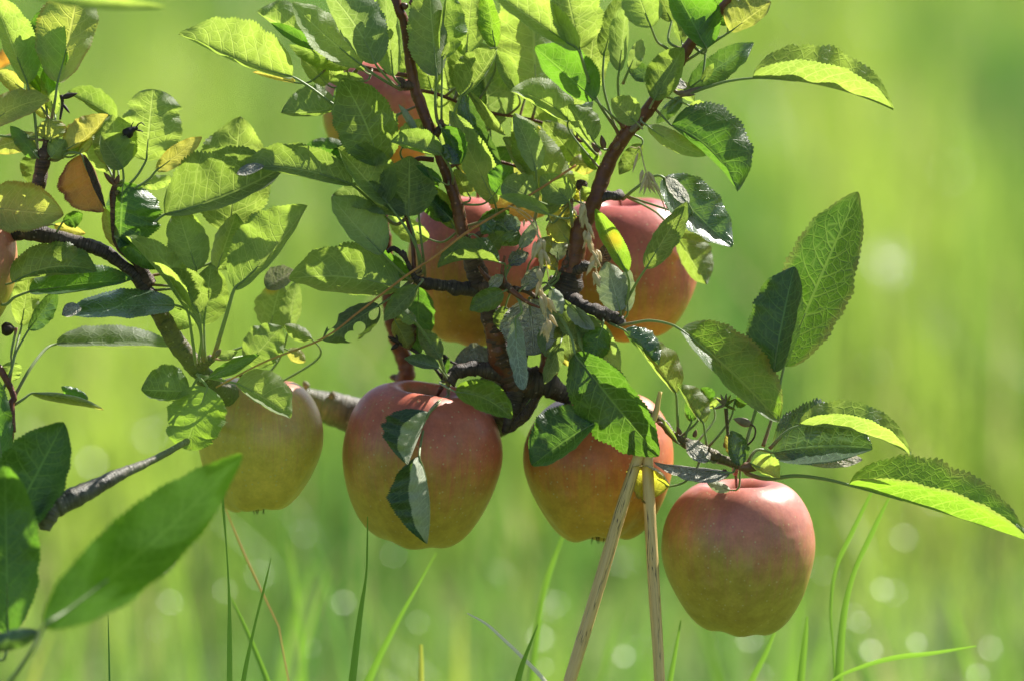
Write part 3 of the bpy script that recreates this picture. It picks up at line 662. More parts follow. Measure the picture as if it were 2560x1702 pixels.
L('C', 640, 1215, 240, 1115, 25, 110, 'g', 'u', (-30, -40), bend=-25, curl=.6, w=125, pet=[(720, 1350, 0), (725, 1450, 50)])
L('C', 645, 1140, 775, 1290, 45, 45, 'k', 't', (-35, -35), nopet=True)
L('C', 640, 1430, 440, 1300, 25, 35, 'd', 't', (-20, -30))
L('C', 860, 1540, 740, 1330, 60, 60, 'y', 'u', (90, 90))
L('C', 470, 1560, 560, 1320, 60, 90, 'd', 't', (110, 100))
L('C', 1060, 1520, 1200, 1310, 110, 70, 'd', 't', (-10, -20), curl=.5)
L('G', 455, 325, 170, 190, 90, 130, 'c', 'u', (-70, -80), w=140, blunt=1)
L('G', 540, 430, 150, 290, 35, 50, 'y', 'u', (-110, -120), bend=-25)
L('G', 535, 435, 500, 150, 30, 110, 'g', 'u', (-10, -10), cl=1, cr=-1)
L('G', 698, 330, 480, 120, 90, 110, 'g', 'u', (-50, -50), pet=[(715, 420, -20), (722, 520, 40)])
L('G', 540, 470, 720, 380, 40, 40, 'w', 'u', (90, 90))
L('G', 690, 640, 560, 450, 90, 70, 's', 'u', (60, 60), curl=.7)
L('G', 610, 790, 600, 560, 70, 70, 'o', 'u', (90, 80))
# --- dried curled pieces among the flowers
L('G', 60, 560, 330, 640, 90, 60, 'k', 't', (60, 40), nopet=True, curl=.8, wave=.15)
L('G', -10, 520, 230, 390, 60, 90, 'k', 't', (90, 90), curl=.8, wave=.15)
L('G', 310, 690, 440, 480, 30, 50, 'o', 'u', (10, 0), curl=.8, wave=.12)
L('G', 230, 820, 380, 730, 60, 40, 'p', 't', (-10, -20), wave=.25, curl=.6)
L('G', 220, 560, 260, 640, 50, 60, 'c', 'u', (0, 0), wave=.2)

# pale crinkled and half dried leaves at the junction
L('G', 330, 1010, 520, 840, 60, 50, 'p', 't', (-30, -40), wave=.2, curl=.6)
L('G', 560, 1010, 640, 1210, 50, 45, 'o', 'u', (-20, -30), wave=.15, curl=.5)
L('G', 470, 1350, 560, 1560, 50, 45, 'c', 'u', (30, 20), wave=.15)
L('G', 690, 1140, 900, 1330, 40, 60, 'o', 'u', (-10, -20), wave=.1)
L('G', 200, 1150, 150, 1330, 50, 60, 'g', 'u', (60, 60), wave=.15)
L('G', 40, 720, 190, 560, 50, 60, 'y', 'u', (30, 20), wave=.15, curl=.6)
L('G', 420, 760, 560, 600, 50, 60, 's', 'u', (40, 40), wave=.2, curl=.7)
L('G', 600, 860, 480, 730, 40, 50, 'q', 'u', (40, 40), wave=.2, curl=.7)
L('G', 300, 560, 200, 430, 50, 50, 'o', 't', (20, 20), wave=.25, curl=.8)
L('G', 720, 300, 640, 180, 50, 60, 'y', 'u', (60, 50))
L('G', 640, 560, 740, 420, 50, 50, 's', 'u', (80, 80), wave=.2)
L('G', 860, 330, 800, 210, 40, 50, 'y', 'u', (90, 90))
L('F', 1960, 1000, 2060, 900, 40, 40, 'p', 't', (-20, -20), wave=.2, curl=.7)
L('F', 1880, 620, 1960, 700, 40, 40, 'o', 't', (0, 0), wave=.2, curl=.7)
# --- upper left spray of the central branch (tile B)
L('B', 1130, 300, 760, 95, 20, 165, 'y', 'u', (80, 90), w=175)
L('B', 1230, 385, 870, 185, 40, 50, 'd', 't', (60, 60))
L('B', 1500, 522, 1015, 355, 80, 45, 'g', 't', (110, 120))
L('B', 1310, 665, 1100, 440, 60, 90, 'y', 'u', (130, 130))
L('B', 1430, 650, 1190, 450, 60, 80, 'y', 'u', (150, 150))
L('B', 1600, 640, 1330, 640, 50, 60, 'g', 'u', (110, 110))
L('B', 1060, 652, 728, 570, 8, 50, 'w', 'u', (90, 90))
L('B', 1400, 855, 948, 888, 10, 180, 'g', 'u', (70, 60), bend=10, w=190)
L('B', 1470, 1160, 1128, 1160, 50, 65, 'd', 'u', (120, 110))
L('B', 1480, 1180, 1330, 1270, 40, 60, 'd', 'u', (130, 120))
L('B', 1430, 905, 1395, 670, 45, 30, 'k', 't', (30, 30))
L('B', 1800, 560, 1640, -70, 90, 90, 'y', 'u', (60, 60), pet=[S1])
L('B', 1830, 600, 1760, -90, 115, 70, 'c', 'u', (10, -20), pet=[S1])
L('B', 1580, 512, 1040, 20, 115, 140, 'y', 'u', (10, 0), bend=20, w=160, cl=1, cr=-1, pet=[(1700, 600, 10), (1890, 705, 40)])
L('B', 1690, 505, 1270, -110, 110, 190, 'c', 'u', (-70, -110), bend=-40, w=200, pet=[(1760, 590, -40), (1850, 680, 20), S1], curl=.5)
L('B', 1040, 606, 146, 270, 16, 262, 'y', 'u', (-10, 0), bend=28, w=275, cr=1, cl=1, curl=.15, pet=[(1180, 690, 0), (1400, 850, 20), (1700, 1010, 60)], arch=10)
L('B', 1720, 1300, 1420, 620, 200, 200, 'g', 't', (0, -20), bend=-35, w=215, cl=1, cr=1, arch=20)
L('B', 1600, 560, 1480, 470, 20, 30, 'y', 'u', (60, 60))
L('B', 2020, 1060, 1870, 820, 20, 30, 'o', 'u', (60, 60))
# --- left middle spray (tile F)
L('F', 1160, 345, 765, -95, 70, 210, 'y', 'u', (-10, -20), w=225, pet=[(1340, 600, 0), (1440, 860, 30)])
L('F', 1320, 442, 1330, -30, 205, 175, 'g', 'u', (10, 0), w=215, pet=[(1370, 620, 20), (1410, 860, 40)])
L('F', 1290, 432, 722, 280, 60, 130, 'c', 'u', (20, 10), bend=-30)
L('F', 1120, 735, 715, 290, 75, 190, 'c', 'u', (-30, -40), bend=10, w=200, cr=-1, cl=1, curl=.3, pet=[(1240, 860, 0), (1350, 950, 40)])
L('F', 1660, 470, 1420, 230, 90, 60, 'd', 't', (60, 60), pet=None)
L('F', 1680, 540, 1500, 200, 60, 70, 'g', 't', (80, 80))
L('F', 1480, 620, 1160, 440, 90, 60, 'y', 'u', (150, 140))
L('F', 1420, 105, 1400, 60, 12, 12, 'g', 'u', (0, 0), pet=[(1400, 400, 10), (1450, 880, 40)])
L('F', 1330, 940, 920, 700, 60, 90, 'd', 't', (60, 50))
L('F', 1250, 1010, 383, 935, 110, 225, 'g', 'u', (10, 0), bend=-55, w=235, cl=-1, cr=1, arch=10)
L('F', 1090, 1140, 648, 1412, 120, 90, 'h', 'u', (-10, -20), w=130)
L('F', 1395, 990, 1130, 1262, 55, 80, 'c', 't', (-40, -40), curl=.6)
L('F', 1400, 1000, 1390, 1450, 110, 110, 'd', 'u', (130, 130))
L('F', 2062, 1035, 1800, 1180, 70, 75, 'g', 't', (-30, -40), curl=.5)
L('F', 2030, 805, 1550, 850, -70, 150, 'g', 't', (-40, -60), bend=-45, w=170, cl=1, cr=-1)
L('F', 1980, 560, 1900, 480, 60, 60, 'k', 't', (10, 10), curl=.8)
# --- below, between the apples (tile J, K, G)
L('J', 1215, 0, 1330, 230, 100, 60, 'q', 'u', (80, 80), w=110)
L('J', 1260, -60, 1420, 260, 70, 80, 'd', 'u', (110, 110))
L('J', 1575, 300, 1400, 70, 60, 70, 'g', 'u', (60, 60), pet=[(1610, 420, 80)])
L('J', 1560, 375, 1288, 300, 28, 62, 'k', 'u', (50, 50), pet=[(1610, 440, 80)])
L('J', 1600, 430, 1640, 290, 28, 20, 'd', 't', (90, 90))
L('J', 1380, 20, 1230, -90, 50, 40, 'c', 'u', (30, 30), pet=[(1480, 160, 60), (1590, 360, 90), (1632, 520, 110)], pr=5)
L('J', 2000, 330, 1662, 380, 40, 140, 'p', 'u', (210, 200), w=150)
L('J', 2090, 470, 1880, 460, 70, 40, 'p', 'u', (200, 200))
L('J', 1690, 560, 2130, 770, 120, 80, 'r', 't', (-60, -70), bend=50, w=140)
L('J', 1480, 720, 1315, 1135, -120, 250, 'e', 't', (-70, -110), cl=1, cr=-1, w=265, curl=.1, pet=[(1550, 640, 30), (1630, 590, 100)], label='upper half of the folded leaf over the red apple')
L('J', 1405, 1060, 1468, 1752, -130, 265, 'e', 't', (-110, -130), cl=1, cr=-1, bend=50, w=285, curl=.1, pet=[(1440, 850, 0), (1480, 730, 0), (1560, 650, 40), (1630, 600, 100)])
L('K', 440, 560, 180, 895, 70, 60, 'b', 't', (150, 150), curl=.7)
L('K', 300, 560, 120, 560, 60, 60, 'b', 'u', (170, 170), curl=.7)
L('G', 385, 1090, 430, 1530, 170, 200, 'p', 'u', (60, 40), blunt=1, w=215)
L('G', 280, 1235, 340, 1800, 60, 62, 'o', 't', (-20, -30), bend=-18, blunt=1, curl=.1, pet=[(325, 1200, -20), (310, 1110, -20), (250, 1020, 0)])
L('K', 630, 180, 505, 500, 62, 45, 'c', 'u', (20, 20))
L('G', 600, 1080, 850, 1420, 60, 110, 'c', 'u', (20, 10), w=130)
L('G', 575, 1030, 700, 1230, 70, 60, 'g', 'u', (80, 80))
L('K', 680, 0, 720, 330, 120, 120, 'c', 'u', (60, 60))
L('K', 770, -40, 1095, 472, 120, 100, 'c', 'u', (20, 0), w=140)
L('K', 960, 60, 855, 345, 90, 95, 'r', 't', (-20, -30), w=110)
L('K', 640, 260, 690, 360, 20, 25, 'w', 'u', (60, 60))
L('K', 1060, 400, 1120, 480, 30, 25, 'w', 'u', (60, 60))
L('K', 745, 262, 1402, 1066, 165, 235, 'd', 't', (-70, -60), bend=-10, w=250, cl=1, cr=-1, curl=.35, pet=[(720, 150, -50), (655, 20, -20), (560, -80, 60)], arch=20, label='large dark leaf hanging over the apple behind the straws')
L('K', 905, 800, 406, 1138, 65, 235, 'd', 't', (-60, -70), w=250, bend=-10, cl=1, cr=-1)

# ================================================================== BRANCH 2: right hand stem
CUR = b2 = Branch('red brown apple branch leaning to the upper right, behind pale dried flowers', P(1380, 880, 140))
b2.wood([(1850, -80, -60, 13), (1822, 0, -40, 13), (1775, 55, -20, 13), (1730, 105, 0, 14), (1666, 207, 20, 16), (1612, 287, 40, 16), (1570, 330, 40, 18), (1538, 376, 50, 18), (1510, 435, 60, 19), (1487, 505, 60, 20), (1465, 550, 65, 21), (1449, 579, 70, 22), (1436, 655, 80, 25), (1418, 719, 90, 28), (1400, 790, 110, 26), (1385, 860, 130, 26), (1370, 930, 150, 26)], 'red', rough=.15)
b2.wood([(1440, 630, 78, 23), (1430, 680, 86, 29), (1418, 725, 90, 34), (1400, 800, 112, 29), (1375, 880, 140, 28)], 'dark', name='old_wood', rough=.25, anchors=False)
b2.wood([(1410, 735, 90, 26), (1440, 758, 60, 19), (1470, 775, 40, 18), (1510, 785, 40, 18), (1540, 795, 40, 14), (1560, 812, 40, 8)], 'dark', name='fruiting_spur', rough=.35, knob=.25)
b2.wood([(1425, 680, 80, 16), (1450, 672, 60, 13), (1466, 664, 55, 14), (1471, 655, 55, 9)], 'dark', name='side_spur', rough=.4)
b2.wood([(1415, 700, 90, 16), (1395, 705, 100, 14), (1376, 702, 110, 13)], 'grey', name='side_spur', rough=.3)
b2.wood([(1490, 500, 60, 14), (1510, 492, 55, 12), (1535, 490, 60, 13), (1555, 487, 80, 12)], 'dark', name='fruiting_spur', rough=.4)
for x, y, a, l in ((1690, 232, 1.7, 48), (1700, 240, 1.2, 60), (1680, 215, -.3, 30), (1560, 320, -.4, 50), (1575, 330, .8, 40), (1510, 372, -.2, 34), (1498, 380, -.7, 30), (1535, 375, .6, 26), (1742, 90, 2.3, 26), (1780, 55, .2, 40), (1668, 190, .25, 60)):
    b2.bud(x, y, 20, 8, l, a, M_BUD if a < .7 else M_DRYBUD, 'bud')
HUB = (1690, 230, 20); DH = (560, 740, 20)
# folded long leaf at the right
L('D', 1196, 615, 2302, 868, 150, -255, 'y', 'u', (0, 0), bend=62, w=270, cl=1, cr=-1, arch=0, curl=.1, pet=[(1000, 640, 0), (830, 690, 10), (640, 742, 20)], label='long leaf folded along its midrib reaching out to the right')
L('D', 700, 690, 1205, 335, 95, 90, 'k', 't', (70, 70), curl=.4, w=120, pet=[(640, 742, 40)])
L('D', 1020, 252, 1340, 15, 190, 50, 's', 'u', (-60, -60), w=200, curl=.3, pet=[(900, 330, -20), (800, 400, 0), (640, 500, 20)])
L('D', 835, 385, 560, -130, 80, 200, 'd', 't', (-40, -60), w=215, curl=.4, pet=[(800, 420, 0), (700, 330, 10)])
L('D', 1000, 200, 880, -80, 90, 60, 'd', 'u', (20, 20))
L('D', 30, 445, 150, -30, 80, 75, 'g', 't', (40, 40), pet=[(30, 700, 30), (130, 1030, 40)])
L('D', 150, 560, 215, 10, 95, 40, 'c', 'u', (-10, -30), w=110, pet=[(140, 640, 0), (150, 800, 20), (170, 1000, 40)])
L('D', 230, 540, 330, 310, 40, 60, 'c', 'u', (0, 0), pet=[(180, 660, 20)])
L('D', 400, 215, 250, -160, 130, 120, 'g', 'u', (-80, -90), pet=[(450, 330, -20), (520, 380, 10)])
L('D', 560, 170, 450, -60, 60, 60, 'g', 't', (60, 60), pet=[(540, 330, 30)])
L('D', 640, 330, 590, 120, 30, 50, 'g', 'u', (30, 30))
L('D', 425, 785, 655, 375, 140, 90, 'g', 't', (-60, -60), w=150, curl=.5)
L('D', 400, 625, 215, 500, 60, 60, 'k', 't', (20, 20))
L('D', 285, 965, 85, 780, 70, 110, 'y', 'u', (-60, -70))
L('D', 560, 640, 740, 800, 60, 40, 'y', 'u', (60, 60))
L('D', 640, 760, 440, 970, 50, 40, 'k', 't', (50, 50))
L('D', 700, 830, 850, 900, 60, 30, 'y', 'u', (60, 60))
L('D', 560, 985, 1075, 1505, 275, 8, 'd', 't', (10, 20), bend=80, w=285, curl=.35, cl=-1, label='drooping dark leaf curled at its upper rim')
L('D', 375, 990, 830, 1225, 75, 50, 'y', 'u', (-40, -50), bend=-25, w=90)
L('D', 330, 1135, 150, 1370, 45, 65, 'g', 't', (40, 40))
L('D', 800, 640, 890, 500, 25, 30, 'g', 't', (-20, -20), pet=[(820, 400, 0)])
L('C', 1710, 395, 940, -130, 60, 165, 'y', 'u', (-140, -160), w=180, pet=[(1770, 570, -100), (1860, 790, -20), (2010, 1020, 30)])
L('C', 1722, 385, 1590, -200, 130, 200, 'y', 'u', (-110, -130), w=215, pet=[(1775, 570, -90), (1860, 790, -20), (2010, 1020, 30)])
L('C', 1840, 785, 1370, 370, 95, 190, 'd', 't', (-70, -90), w=205, curl=.3, cr=1, cl=-1)
L('C', 1830, 1105, 1640, 820, 65, 115, 'y', 'u', (-20, -30), w=130, curl=.4)
L('C', 1700, 870, 1830, 800, 20, 40, 'o', 't', (10, 0))
L('C', 1860, 1330, 1730, 1120, 50, 60, 'v', 't', (80, 80))
L('C', 1850, 1280, 1640, 1290, 70, 60, 's', 'u', (120, 120))
L('G', 1440, 140, 1978, 685, 205, 115, 'k', 't', (30, 40), bend=-20, w=215, curl=.25, wave=.09, cl=-1, cr=1, pet=[(1360, 130, 30), (1200, 240, 50), (1120, 310, 70)])
L('G', 1635, 345, 1455, 130, 45, 45, 'p', 't', (-20, 0), w=80, cl=1, cr=-1)  # pale sliver added as the white reflection of the curled leaf
L('G', 1300, 852, 1620, 330, 75, 95, 'g', 'u', (-20, -30), w=125, curl=.35, cl=1, cr=1, pet=[(1230, 960, 0), (1165, 1080, 30), (1110, 1200, 40)])
L('G', 1540, 580, 1925, 605, 110, 60, 'y', 'u', (220, 220), nopet=True, bend=20)
L('G', 1540, 600, 1780, 978, 150, 60, 'g', 'u', (230, 240), wave=.1)
L('G', 1150, 885, 905, 385, 52, 80, 'r', 't', (-20, -30), w=110, curl=.4, cl=1, cr=1, pet=[(1170, 1000, 0), (1120, 1200, 35)])
L('G', 1100, 1185, 990, 800, 110, 100, 'o', 'u', (10, 10), curl=.4)
L('G', 1160, 1190, 1150, 830, 50, 50, 'o', 'u', (30, 30))
L('G', 930, 830, 1010, 640, 40, 60, 'b', 'u', (30, 30))
L('G', 830, 240, 760, 160, 40, 40, 'b', 'u', (100, 100), curl=.9, wave=.2)
L('G', 790, 330, 790, 190, 50, 50, 'q', 'u', (110, 110), curl=.9, wave=.2)
L('G', 760, 440, 620, 400, 40, 50, 'q', 'u', (120, 120))
# leaves whose stalks rise from this spur
L('K', 1130, 78, 1400, 352, 115, 12, 'k', 't', (-20, -20), w=130, curl=.4, pet=[(1060, 45, 20), (1000, 10, 40)])
L('K', 1572, 76, 2345, 800, 250, 78, 'v', 't', (-30, -30), bend=30, w=262, curl=.12, cl=-1, cr=1, pet=[(1480, 30, -10), (1330, 5, 0), (1200, 25, 20), (1060, 45, 40)], label='broad leaf with toothed yellowish rim and red fleck', arch=10)

# ================================================================== BRANCH 3: low shoot at the right
CUR = b3 = Branch('thin low shoot at the right carrying the lowest apple', P(1440, 1005, 190))
b3.wood([(1432, 1000, 190, 15), (1520, 1010, 140, 13), (1600, 1022, 90, 11), (1655, 1055, 40, 10), (1680, 1085, 20, 10), (1712, 1106, 10, 12), (1758, 1124, 0, 13), (1800, 1146, 0, 13), (1838, 1158, 0, 11), (1862, 1168, -5, 8)], 'green', rough=.22, knob=.12)
b3.wood([(1838, 1158, 0, 8), (1838, 1175, 60, 8), (1838, 1180, 150, 7), (1838, 1160, 190, 7)], 'red', name='fruit_stalk', anchors=False)
b3.bud(1846, 1166, -8, 13, 58, 1.62); b3.bud(1812, 1172, 0, 7, 24, 3.3)
for x, y, a, l in ((1702, 1085, -.5, 22), (1735, 1092, .3, 20), (1812, 1118, .2, 20), (1660, 1062, -1.2, 20)): b3.bud(x, y, 0, 6, l, a)
b3.wood([(1822, 1130, 0, 4), (1820, 1090, 0, 4), (1815, 1020, 0, 5)], 'green', name='flower_stalk', anchors=False)
for a in (-.9, -.4, .1, .5, 1.0, 2.0, -1.9): b3.bud(1813, 1012, 0, 4, 30, a, M_DRYBUD if a < .4 else LM['s'], 'dried_calyx')
b3.wood([(1862, 1118, 0, 2.6), (1884, 1095, 0, 2.4), (1888, 1070, 0, 2.2), (1872, 1056, 0, 2.2)], 'old', name='flower_stalk', anchors=False)
b3.bud(1876, 1060, 0, 11, 44, -1.25, M_DRYBUD, 'dried_calyx')
L('K', 1535, 575, 1188, 140, 10, 150, 'y', 'u', (-10, 0), w=160, cl=1, cr=-1, bend=-10, pet=[(1545, 700, 0), (1550, 880, 10)])
L('K', 1752, 812, 1540, 500, 8, 115, 'g', 'u', (-20, -20), w=125, cr=-1, pet=[(1765, 900, -5), (1775, 980, 0)])
L('K', 1660, 792, 1615, 620, 32, 62, 'd', 't', (20, 20), curl=.5, pet=[(1620, 880, 15)])
L('K', 1740, 690, 1890, 615, 40, 30, 'y', 'u', (60, 60), pet=[(1700, 800, 40), (1600, 890, 20)])
L('K', 1810, 640, 1730, 530, 30, 60, 'd', 't', (70, 70))
L('K', 2000, 620, 2090, 660, 50, 40, 'd', 't', (40, 40), pet=[(1960, 780, 20), (1820, 960, 5)])
L('K', 1545, 950, 1405, 750, 10, 16, 'y', 'u', (-25, -30), nopet=False)
L('M', 232, 250, 398, -575, 225, 125, 'e', 't', (10, 20), w=255, bend=10, cl=-1, cr=1, pet=[(180, 300, 20), (95, 540, 10), (10, 830, 0)], curl=.15, label='dark leaf in the shade of the tall upright leaf')
L('M', 315, 205, 895, -1161, 255, 225, 'V', 't', (70, 80), w=270, bend=10, cl=-1, cr=-1, pet=[(240, 540, 40), (150, 830, 10)], curl=.08, arch=0, wave=.02, label='tall upright leaf with bright veins')
L('M', 230, 882, 1008, 850, 300, 115, 'k', 't', (40, 40), bend=30, w=320, curl=.2, cl=-1, cr=1, wave=.05, pet=[(100, 860, 20)])
L('M', 430, 672, 1308, 900, 92, -185, 'y', 'u', (0, 0), bend=75, w=200, cl=1, cr=-1, curl=.15, pet=[(330, 720, 0), (200, 850, 5)])
L('M', 820, 1132, 2232, 1572, 140, -325, 'v', 'u', (-10, 0), w=345, bend=8, cl=1, cr=-1, curl=.08, arch=0, wave=.02, pet=[(620, 1085, -5), (400, 1062, 0), (180, 1085, 0), (20, 1040, 0)], label='long folded leaf reaching to the lower right corner', pr=4.6)
L('M', 60, 965, 280, 1080, 112, 20, 'y', 'u', (-20, -20), w=120, curl=.4)
L('K', 1960, 1195, 1365, 1112, 80, 16, 'p', 't', (-20, -20), w=135, curl=.1, cl=1, cr=-1, bend=10)
L('K', 1960, 1330, 1780, 1270, 40, 30, 'o', 'u', (50, 50))
L('K', 1482, 1302, 1142, 1190, 175, 45, 'q', 'u', (0, -10), w=190, curl=.5, bend=-30, pet=[(1600, 1270, 0), (1690, 1180, 0), (1722, 1100, 0)], label='yellow and brown curled leaf behind the straws')
L('K', 1800, 1100, 1615, 950, 60, 60, 'p', 't', (-35, -35), w=100, cl=1, cr=-1, wave=.1, curl=.2)  # small glossy leaf, its white shine put into the pale colour
L('K', 2040, 1135, 1965, 862, 55, 85, 'k', 't', (-20, -20), curl=.5, wave=.1)
L('K', 1990, 1080, 1925, 900, 30, 25, 'w', 'u', (-10, -10))

# ================================================================== BRANCH 4: left branch
CUR = b4 = Branch('left apple branch with ringed dark bark and spotted leaves', P(500, 945, 90))
b4.wood([(-120, 545, 30, 20), (20, 580, 30, 19), (70, 583, 30, 20), (128, 591, 30, 19), (204, 610, 30, 18), (255, 627, 32, 18), (306, 661, 36, 14), (351, 705, 40, 17), (399, 783, 50, 21), (446, 862, 60, 22), (490, 915, 80, 24), (530, 960, 110, 26), (600, 1010, 160, 30)], 'dark', rough=.2, knob=.06)
b4.wood([(396, 778, 48, 22), (420, 820, 54, 23), (446, 864, 60, 24), (492, 920, 80, 24)], 'green', name='young_bark', rough=.15, anchors=False)
b4.wood([(50, 590, 30, 20), (70, 530, 20, 18), (92, 480, 10, 17), (103, 430, 5, 17), (108, 392, 0, 19), (112, 372, 0, 12)], 'old', name='side_shoot', rough=.25)
b4.wood([(372, 712, 44, 20), (355, 675, 35, 15), (338, 652, 30, 12), (312, 632, 25, 10), (290, 600, 20, 9), (285, 540, 10, 9), (283, 480, 5, 8), (288, 465, 0, 7)], 'old', name='side_shoot', rough=.25)
b4.wood([(110, 378, 0, 8), (120, 330, -5, 7), (128, 305, -5, 5)], 'old', name='side_spur', rough=.2)
b4.wood([(495, 915, 80, 20), (515, 905, 50, 14), (530, 895, 30, 10)], 'old', name='side_spur', rough=.3)
b4.wood([(30, 1080, -20, 10), (28, 1010, -10, 9), (35, 990, -5, 8), (5, 930, 0, 9), (-40, 860, 10, 11), (-90, 700, 20, 13), (-120, 560, 30, 14)], 'red', name='side_shoot', rough=.2)
b4.bud(155, 245, 0, 7, 40, 1.3, M_CALYX, 'dried_calyx'); b4.wood([(150, 300, 0, 3), (156, 260, 0, 4), (153, 238, 0, 5)], 'dark', name='fruit_stalk', anchors=False)
b4.bud(158, 262, 0, 4, 28, 2.5, M_CALYX, 'dried_calyx')
b4.bud(4, 824, 40, 18, 34, 1.5, M_CALYX)
for x, y, a, l in ((285, 462, -.7, 40), (290, 462, .3, 26), (118, 380, .9, 20), (100, 395, -.8, 22), (540, 890, .6, 22)): b4.bud(x, y, 0, 7, l, a)
hub = (118, 330, -5)
L('A', 215, 662, -60, -40, 62, 172, 'y', 'u', (10, 10), w=185, pet=[(270, 900, 0), (300, 1200, 0)])
L('A', 355, 740, 455, 10, 200, 110, 'd', 't', (60, 60), w=210, pet=[(370, 900, 20), (390, 1050, 0)])
L('A', 452, 650, 640, -250, 225, 150, 's', 'u', (-10, -20), bend=-15, w=235, cl=1, cr=-1, pet=[(430, 800, -10), (400, 960, -5)], label='tall spotted leaf at the top left, lit from behind')
L('A', 430, 900, 340, 540, 50, 60, 'y', 't', (40, 40))
L('A', 360, 930, 228, 540, 70, 60, 's', 't', (60, 60))
L('A', -90, 990, 388, 782, 110, 80, 's', 'u', (-20, -30), bend=50, w=130, cl=-1, cr=1)
L('A', 180, 700, -20, 560, 60, 60, 's', 'u', (60, 60))
L('A', 905, 945, 522, 730, 30, 110, 'g', 't', (60, 70), w=120, bend=-20, pet=[(900, 1200, 20), (890, 1440, 0)])
L('A', 860, 1340, 620, 960, 100, 70, 'y', 'u', (40, 40), pet=[(900, 1440, 0)])
L('A', 925, 1310, 880, 900, 150, 150, 'y', 'u', (30, 30), pet=[(930, 1440, 0)])
L('A', 1145, 1260, 1200, 700, 185, 215, 'y', 'u', (10, 20), w=225, blunt=1, pet=[(1060, 1400, 5), (940, 1500, 0)], teeth=34, label='rounded pale leaf with a white lit rim')
L('A', 962, 1325, 790, 1060, 80, 150, 'g', 'u', (-20, -30), w=160, blunt=0, pet=[(965, 1440, -10)])
L('A', 495, 1185, 845, 900, 135, 18, 'w', 'u', (-20, -30), w=145, bend=-30, label='yellow leaf with one brown spot')
L('A', 400, 1100, 385, 930, 85, 115, 's', 'u', (-20, -25), curl=.7, wave=.12)
L('A', 400, 1235, 515, 1100, 75, 70, 'g', 'u', (-25, -30), w=90)
L('A', 290, 1065, -90, 1170, 75, 60, 's', 'u', (0, 0), w=95)
L('A', 300, 1240, 80, 990, 60, 50, 'd', 'u', (-15, -20), pr=5)
L('A', 635, 1212, 812, 1664, 45, 215, 'a', 'u', (-30, -30), w=225, bend=-5, cl=-1, cr=1, label='orange brown withering leaf hanging at the left', pet=[(540, 1200, -20), (440, 1260, 0)])
L('A', 660, 1215, 830, 1640, 22, 25, 'b', 'u', (-42, -40), nopet=True, curl=.9)
L('A', 330, 1185, 240, 1460, 70, 110, 'g', 't', (60, 60))
L('A', 620, 1200, 728, 1085, 30, 28, 's', 't', (-5, -10), curl=.8)
L('A', 520, 1200, 640, 1100, 45, 45, 'y', 'u', (20, 20))
L('A', 1225, 1340, 1585, 1075, 65, 62, 'w', 'u', (-10, -10), pet=[(1140, 1430, 0), (950, 1520, 0)])
L('A', 1120, 1450, 1372, 1405, 45, 50, 'y', 'u', (60, 60))
L('A', 1800, 1830, 1885, 915, 270, 235, 'y', 'u', (130, 140), w=280)
L('E', 1290, 430, 2240, 45, 330, 60, 'g', 'u', (20, 10), bend=-40, w=345, cl=1, cr=1, curl=.2, arch=20, pet=[(1180, 500, 10), (960, 560, 20)], label='broad green leaf catching the sun')
L('F', 880, 200, 0, 65, 45, 165, 'g', 'u', (-20, -60), bend=-60, w=175, cl=1, cr=1, pet=[(1000, 300, 0), (1200, 500, 30)], br=b1)
L('F', 190, 50, -25, 110, 24, 40, 'p', 't', (-90, -95), w=74, cl=1, cr=-1, wave=.03, br=b4, nopet=True)  # pale piece laid over the leaf tip as a painted highlight
L('E', 965, 175, 935, 690, 260, 105, 'd', 't', (-10, -10), w=280, cl=-1, cr=-1, curl=.3)
L('E', 925, 615, 1275, 852, 55, 80, 'd', 't', (-20, -20))
L('E', 1540, 870, 1390, 380, 130, 140, 'g', 'u', (20, 10))
L('E', 935, 690, 820, 380, 60, 50, 'w', 'u', (30, 30))
L('E', 1475, 1205, 985, 600, -165, 90, 'y', 'u', (-50, -60), w=190, cl=-1, cr=1, bend=-20, pet=[(1500, 1350, -30), (1530, 1560, 20)])
L('E', 1560, 1205, 1330, 850, 40, 150, 'y', 'u', (-55, -55), w=160, pet=[(1580, 1400, -20), (1560, 1560, 20)], nopet=True)
L('E', 1600, 1290, 1655, 815, 115, 140, 'g', 'u', (10, 10), pet=[(1610, 1540, 20)])
L('E', 1838, 1015, 2412, 360, 255, 48, 'g', 'u', (-20, -30), bend=-25, w=270, cl=1, cr=1, pet=[(1780, 1200, -10), (1680, 1530, 30)], curl=.2, label='large olive leaf pointing to the upper right', pr=5)
L('E', 1700, 860, 1850, 420, 80, 150, 'y', 'u', (40, 40))
L('E', -170, 360, 500, 430, 195, 140, 's', 'u', (-40, -50), bend=-8, w=205, cl=1, cr=1, arch=15, label='pale leaf with brown rust spots at the left edge')
L('E', 495, 485, 650, 425, 40, 65, 'd', 't', (10, 10), pet=[(430, 590, 20)])
L('E', 425, 510, 672, 578, 30, 42, 'w', 'u', (50, 50))
L('E', 95, 965, 757, 875, 170, 30, 'g', 't', (-20, -30), bend=80, w=185, cl=-1, cr=1, curl=.5)
L('E', 228, 1035, 1045, 940, 140, 45, 'd', 't', (10, 10), bend=10, w=160, cl=-1, cr=1, pet=[(120, 1075, 10), (0, 1130, 20), (-260, 900, 30)])
L('E', 1372, 1140, 483, 1218, 75, 120, 'k', 't', (-30, -50), bend=-25, w=205, cl=1, cr=-1, curl=.12, pet=[(1480, 1190, -20), (1570, 1330, 0), (1590, 1550, 20)], label='glossy leaf shining white at its tip and base')
L('E', 225, 1330, 450, 1030, 45, 80, 'k', 't', (30, 30), pet=[(130, 1500, 10), (90, 1640, 0), (10, 1860, 0)])
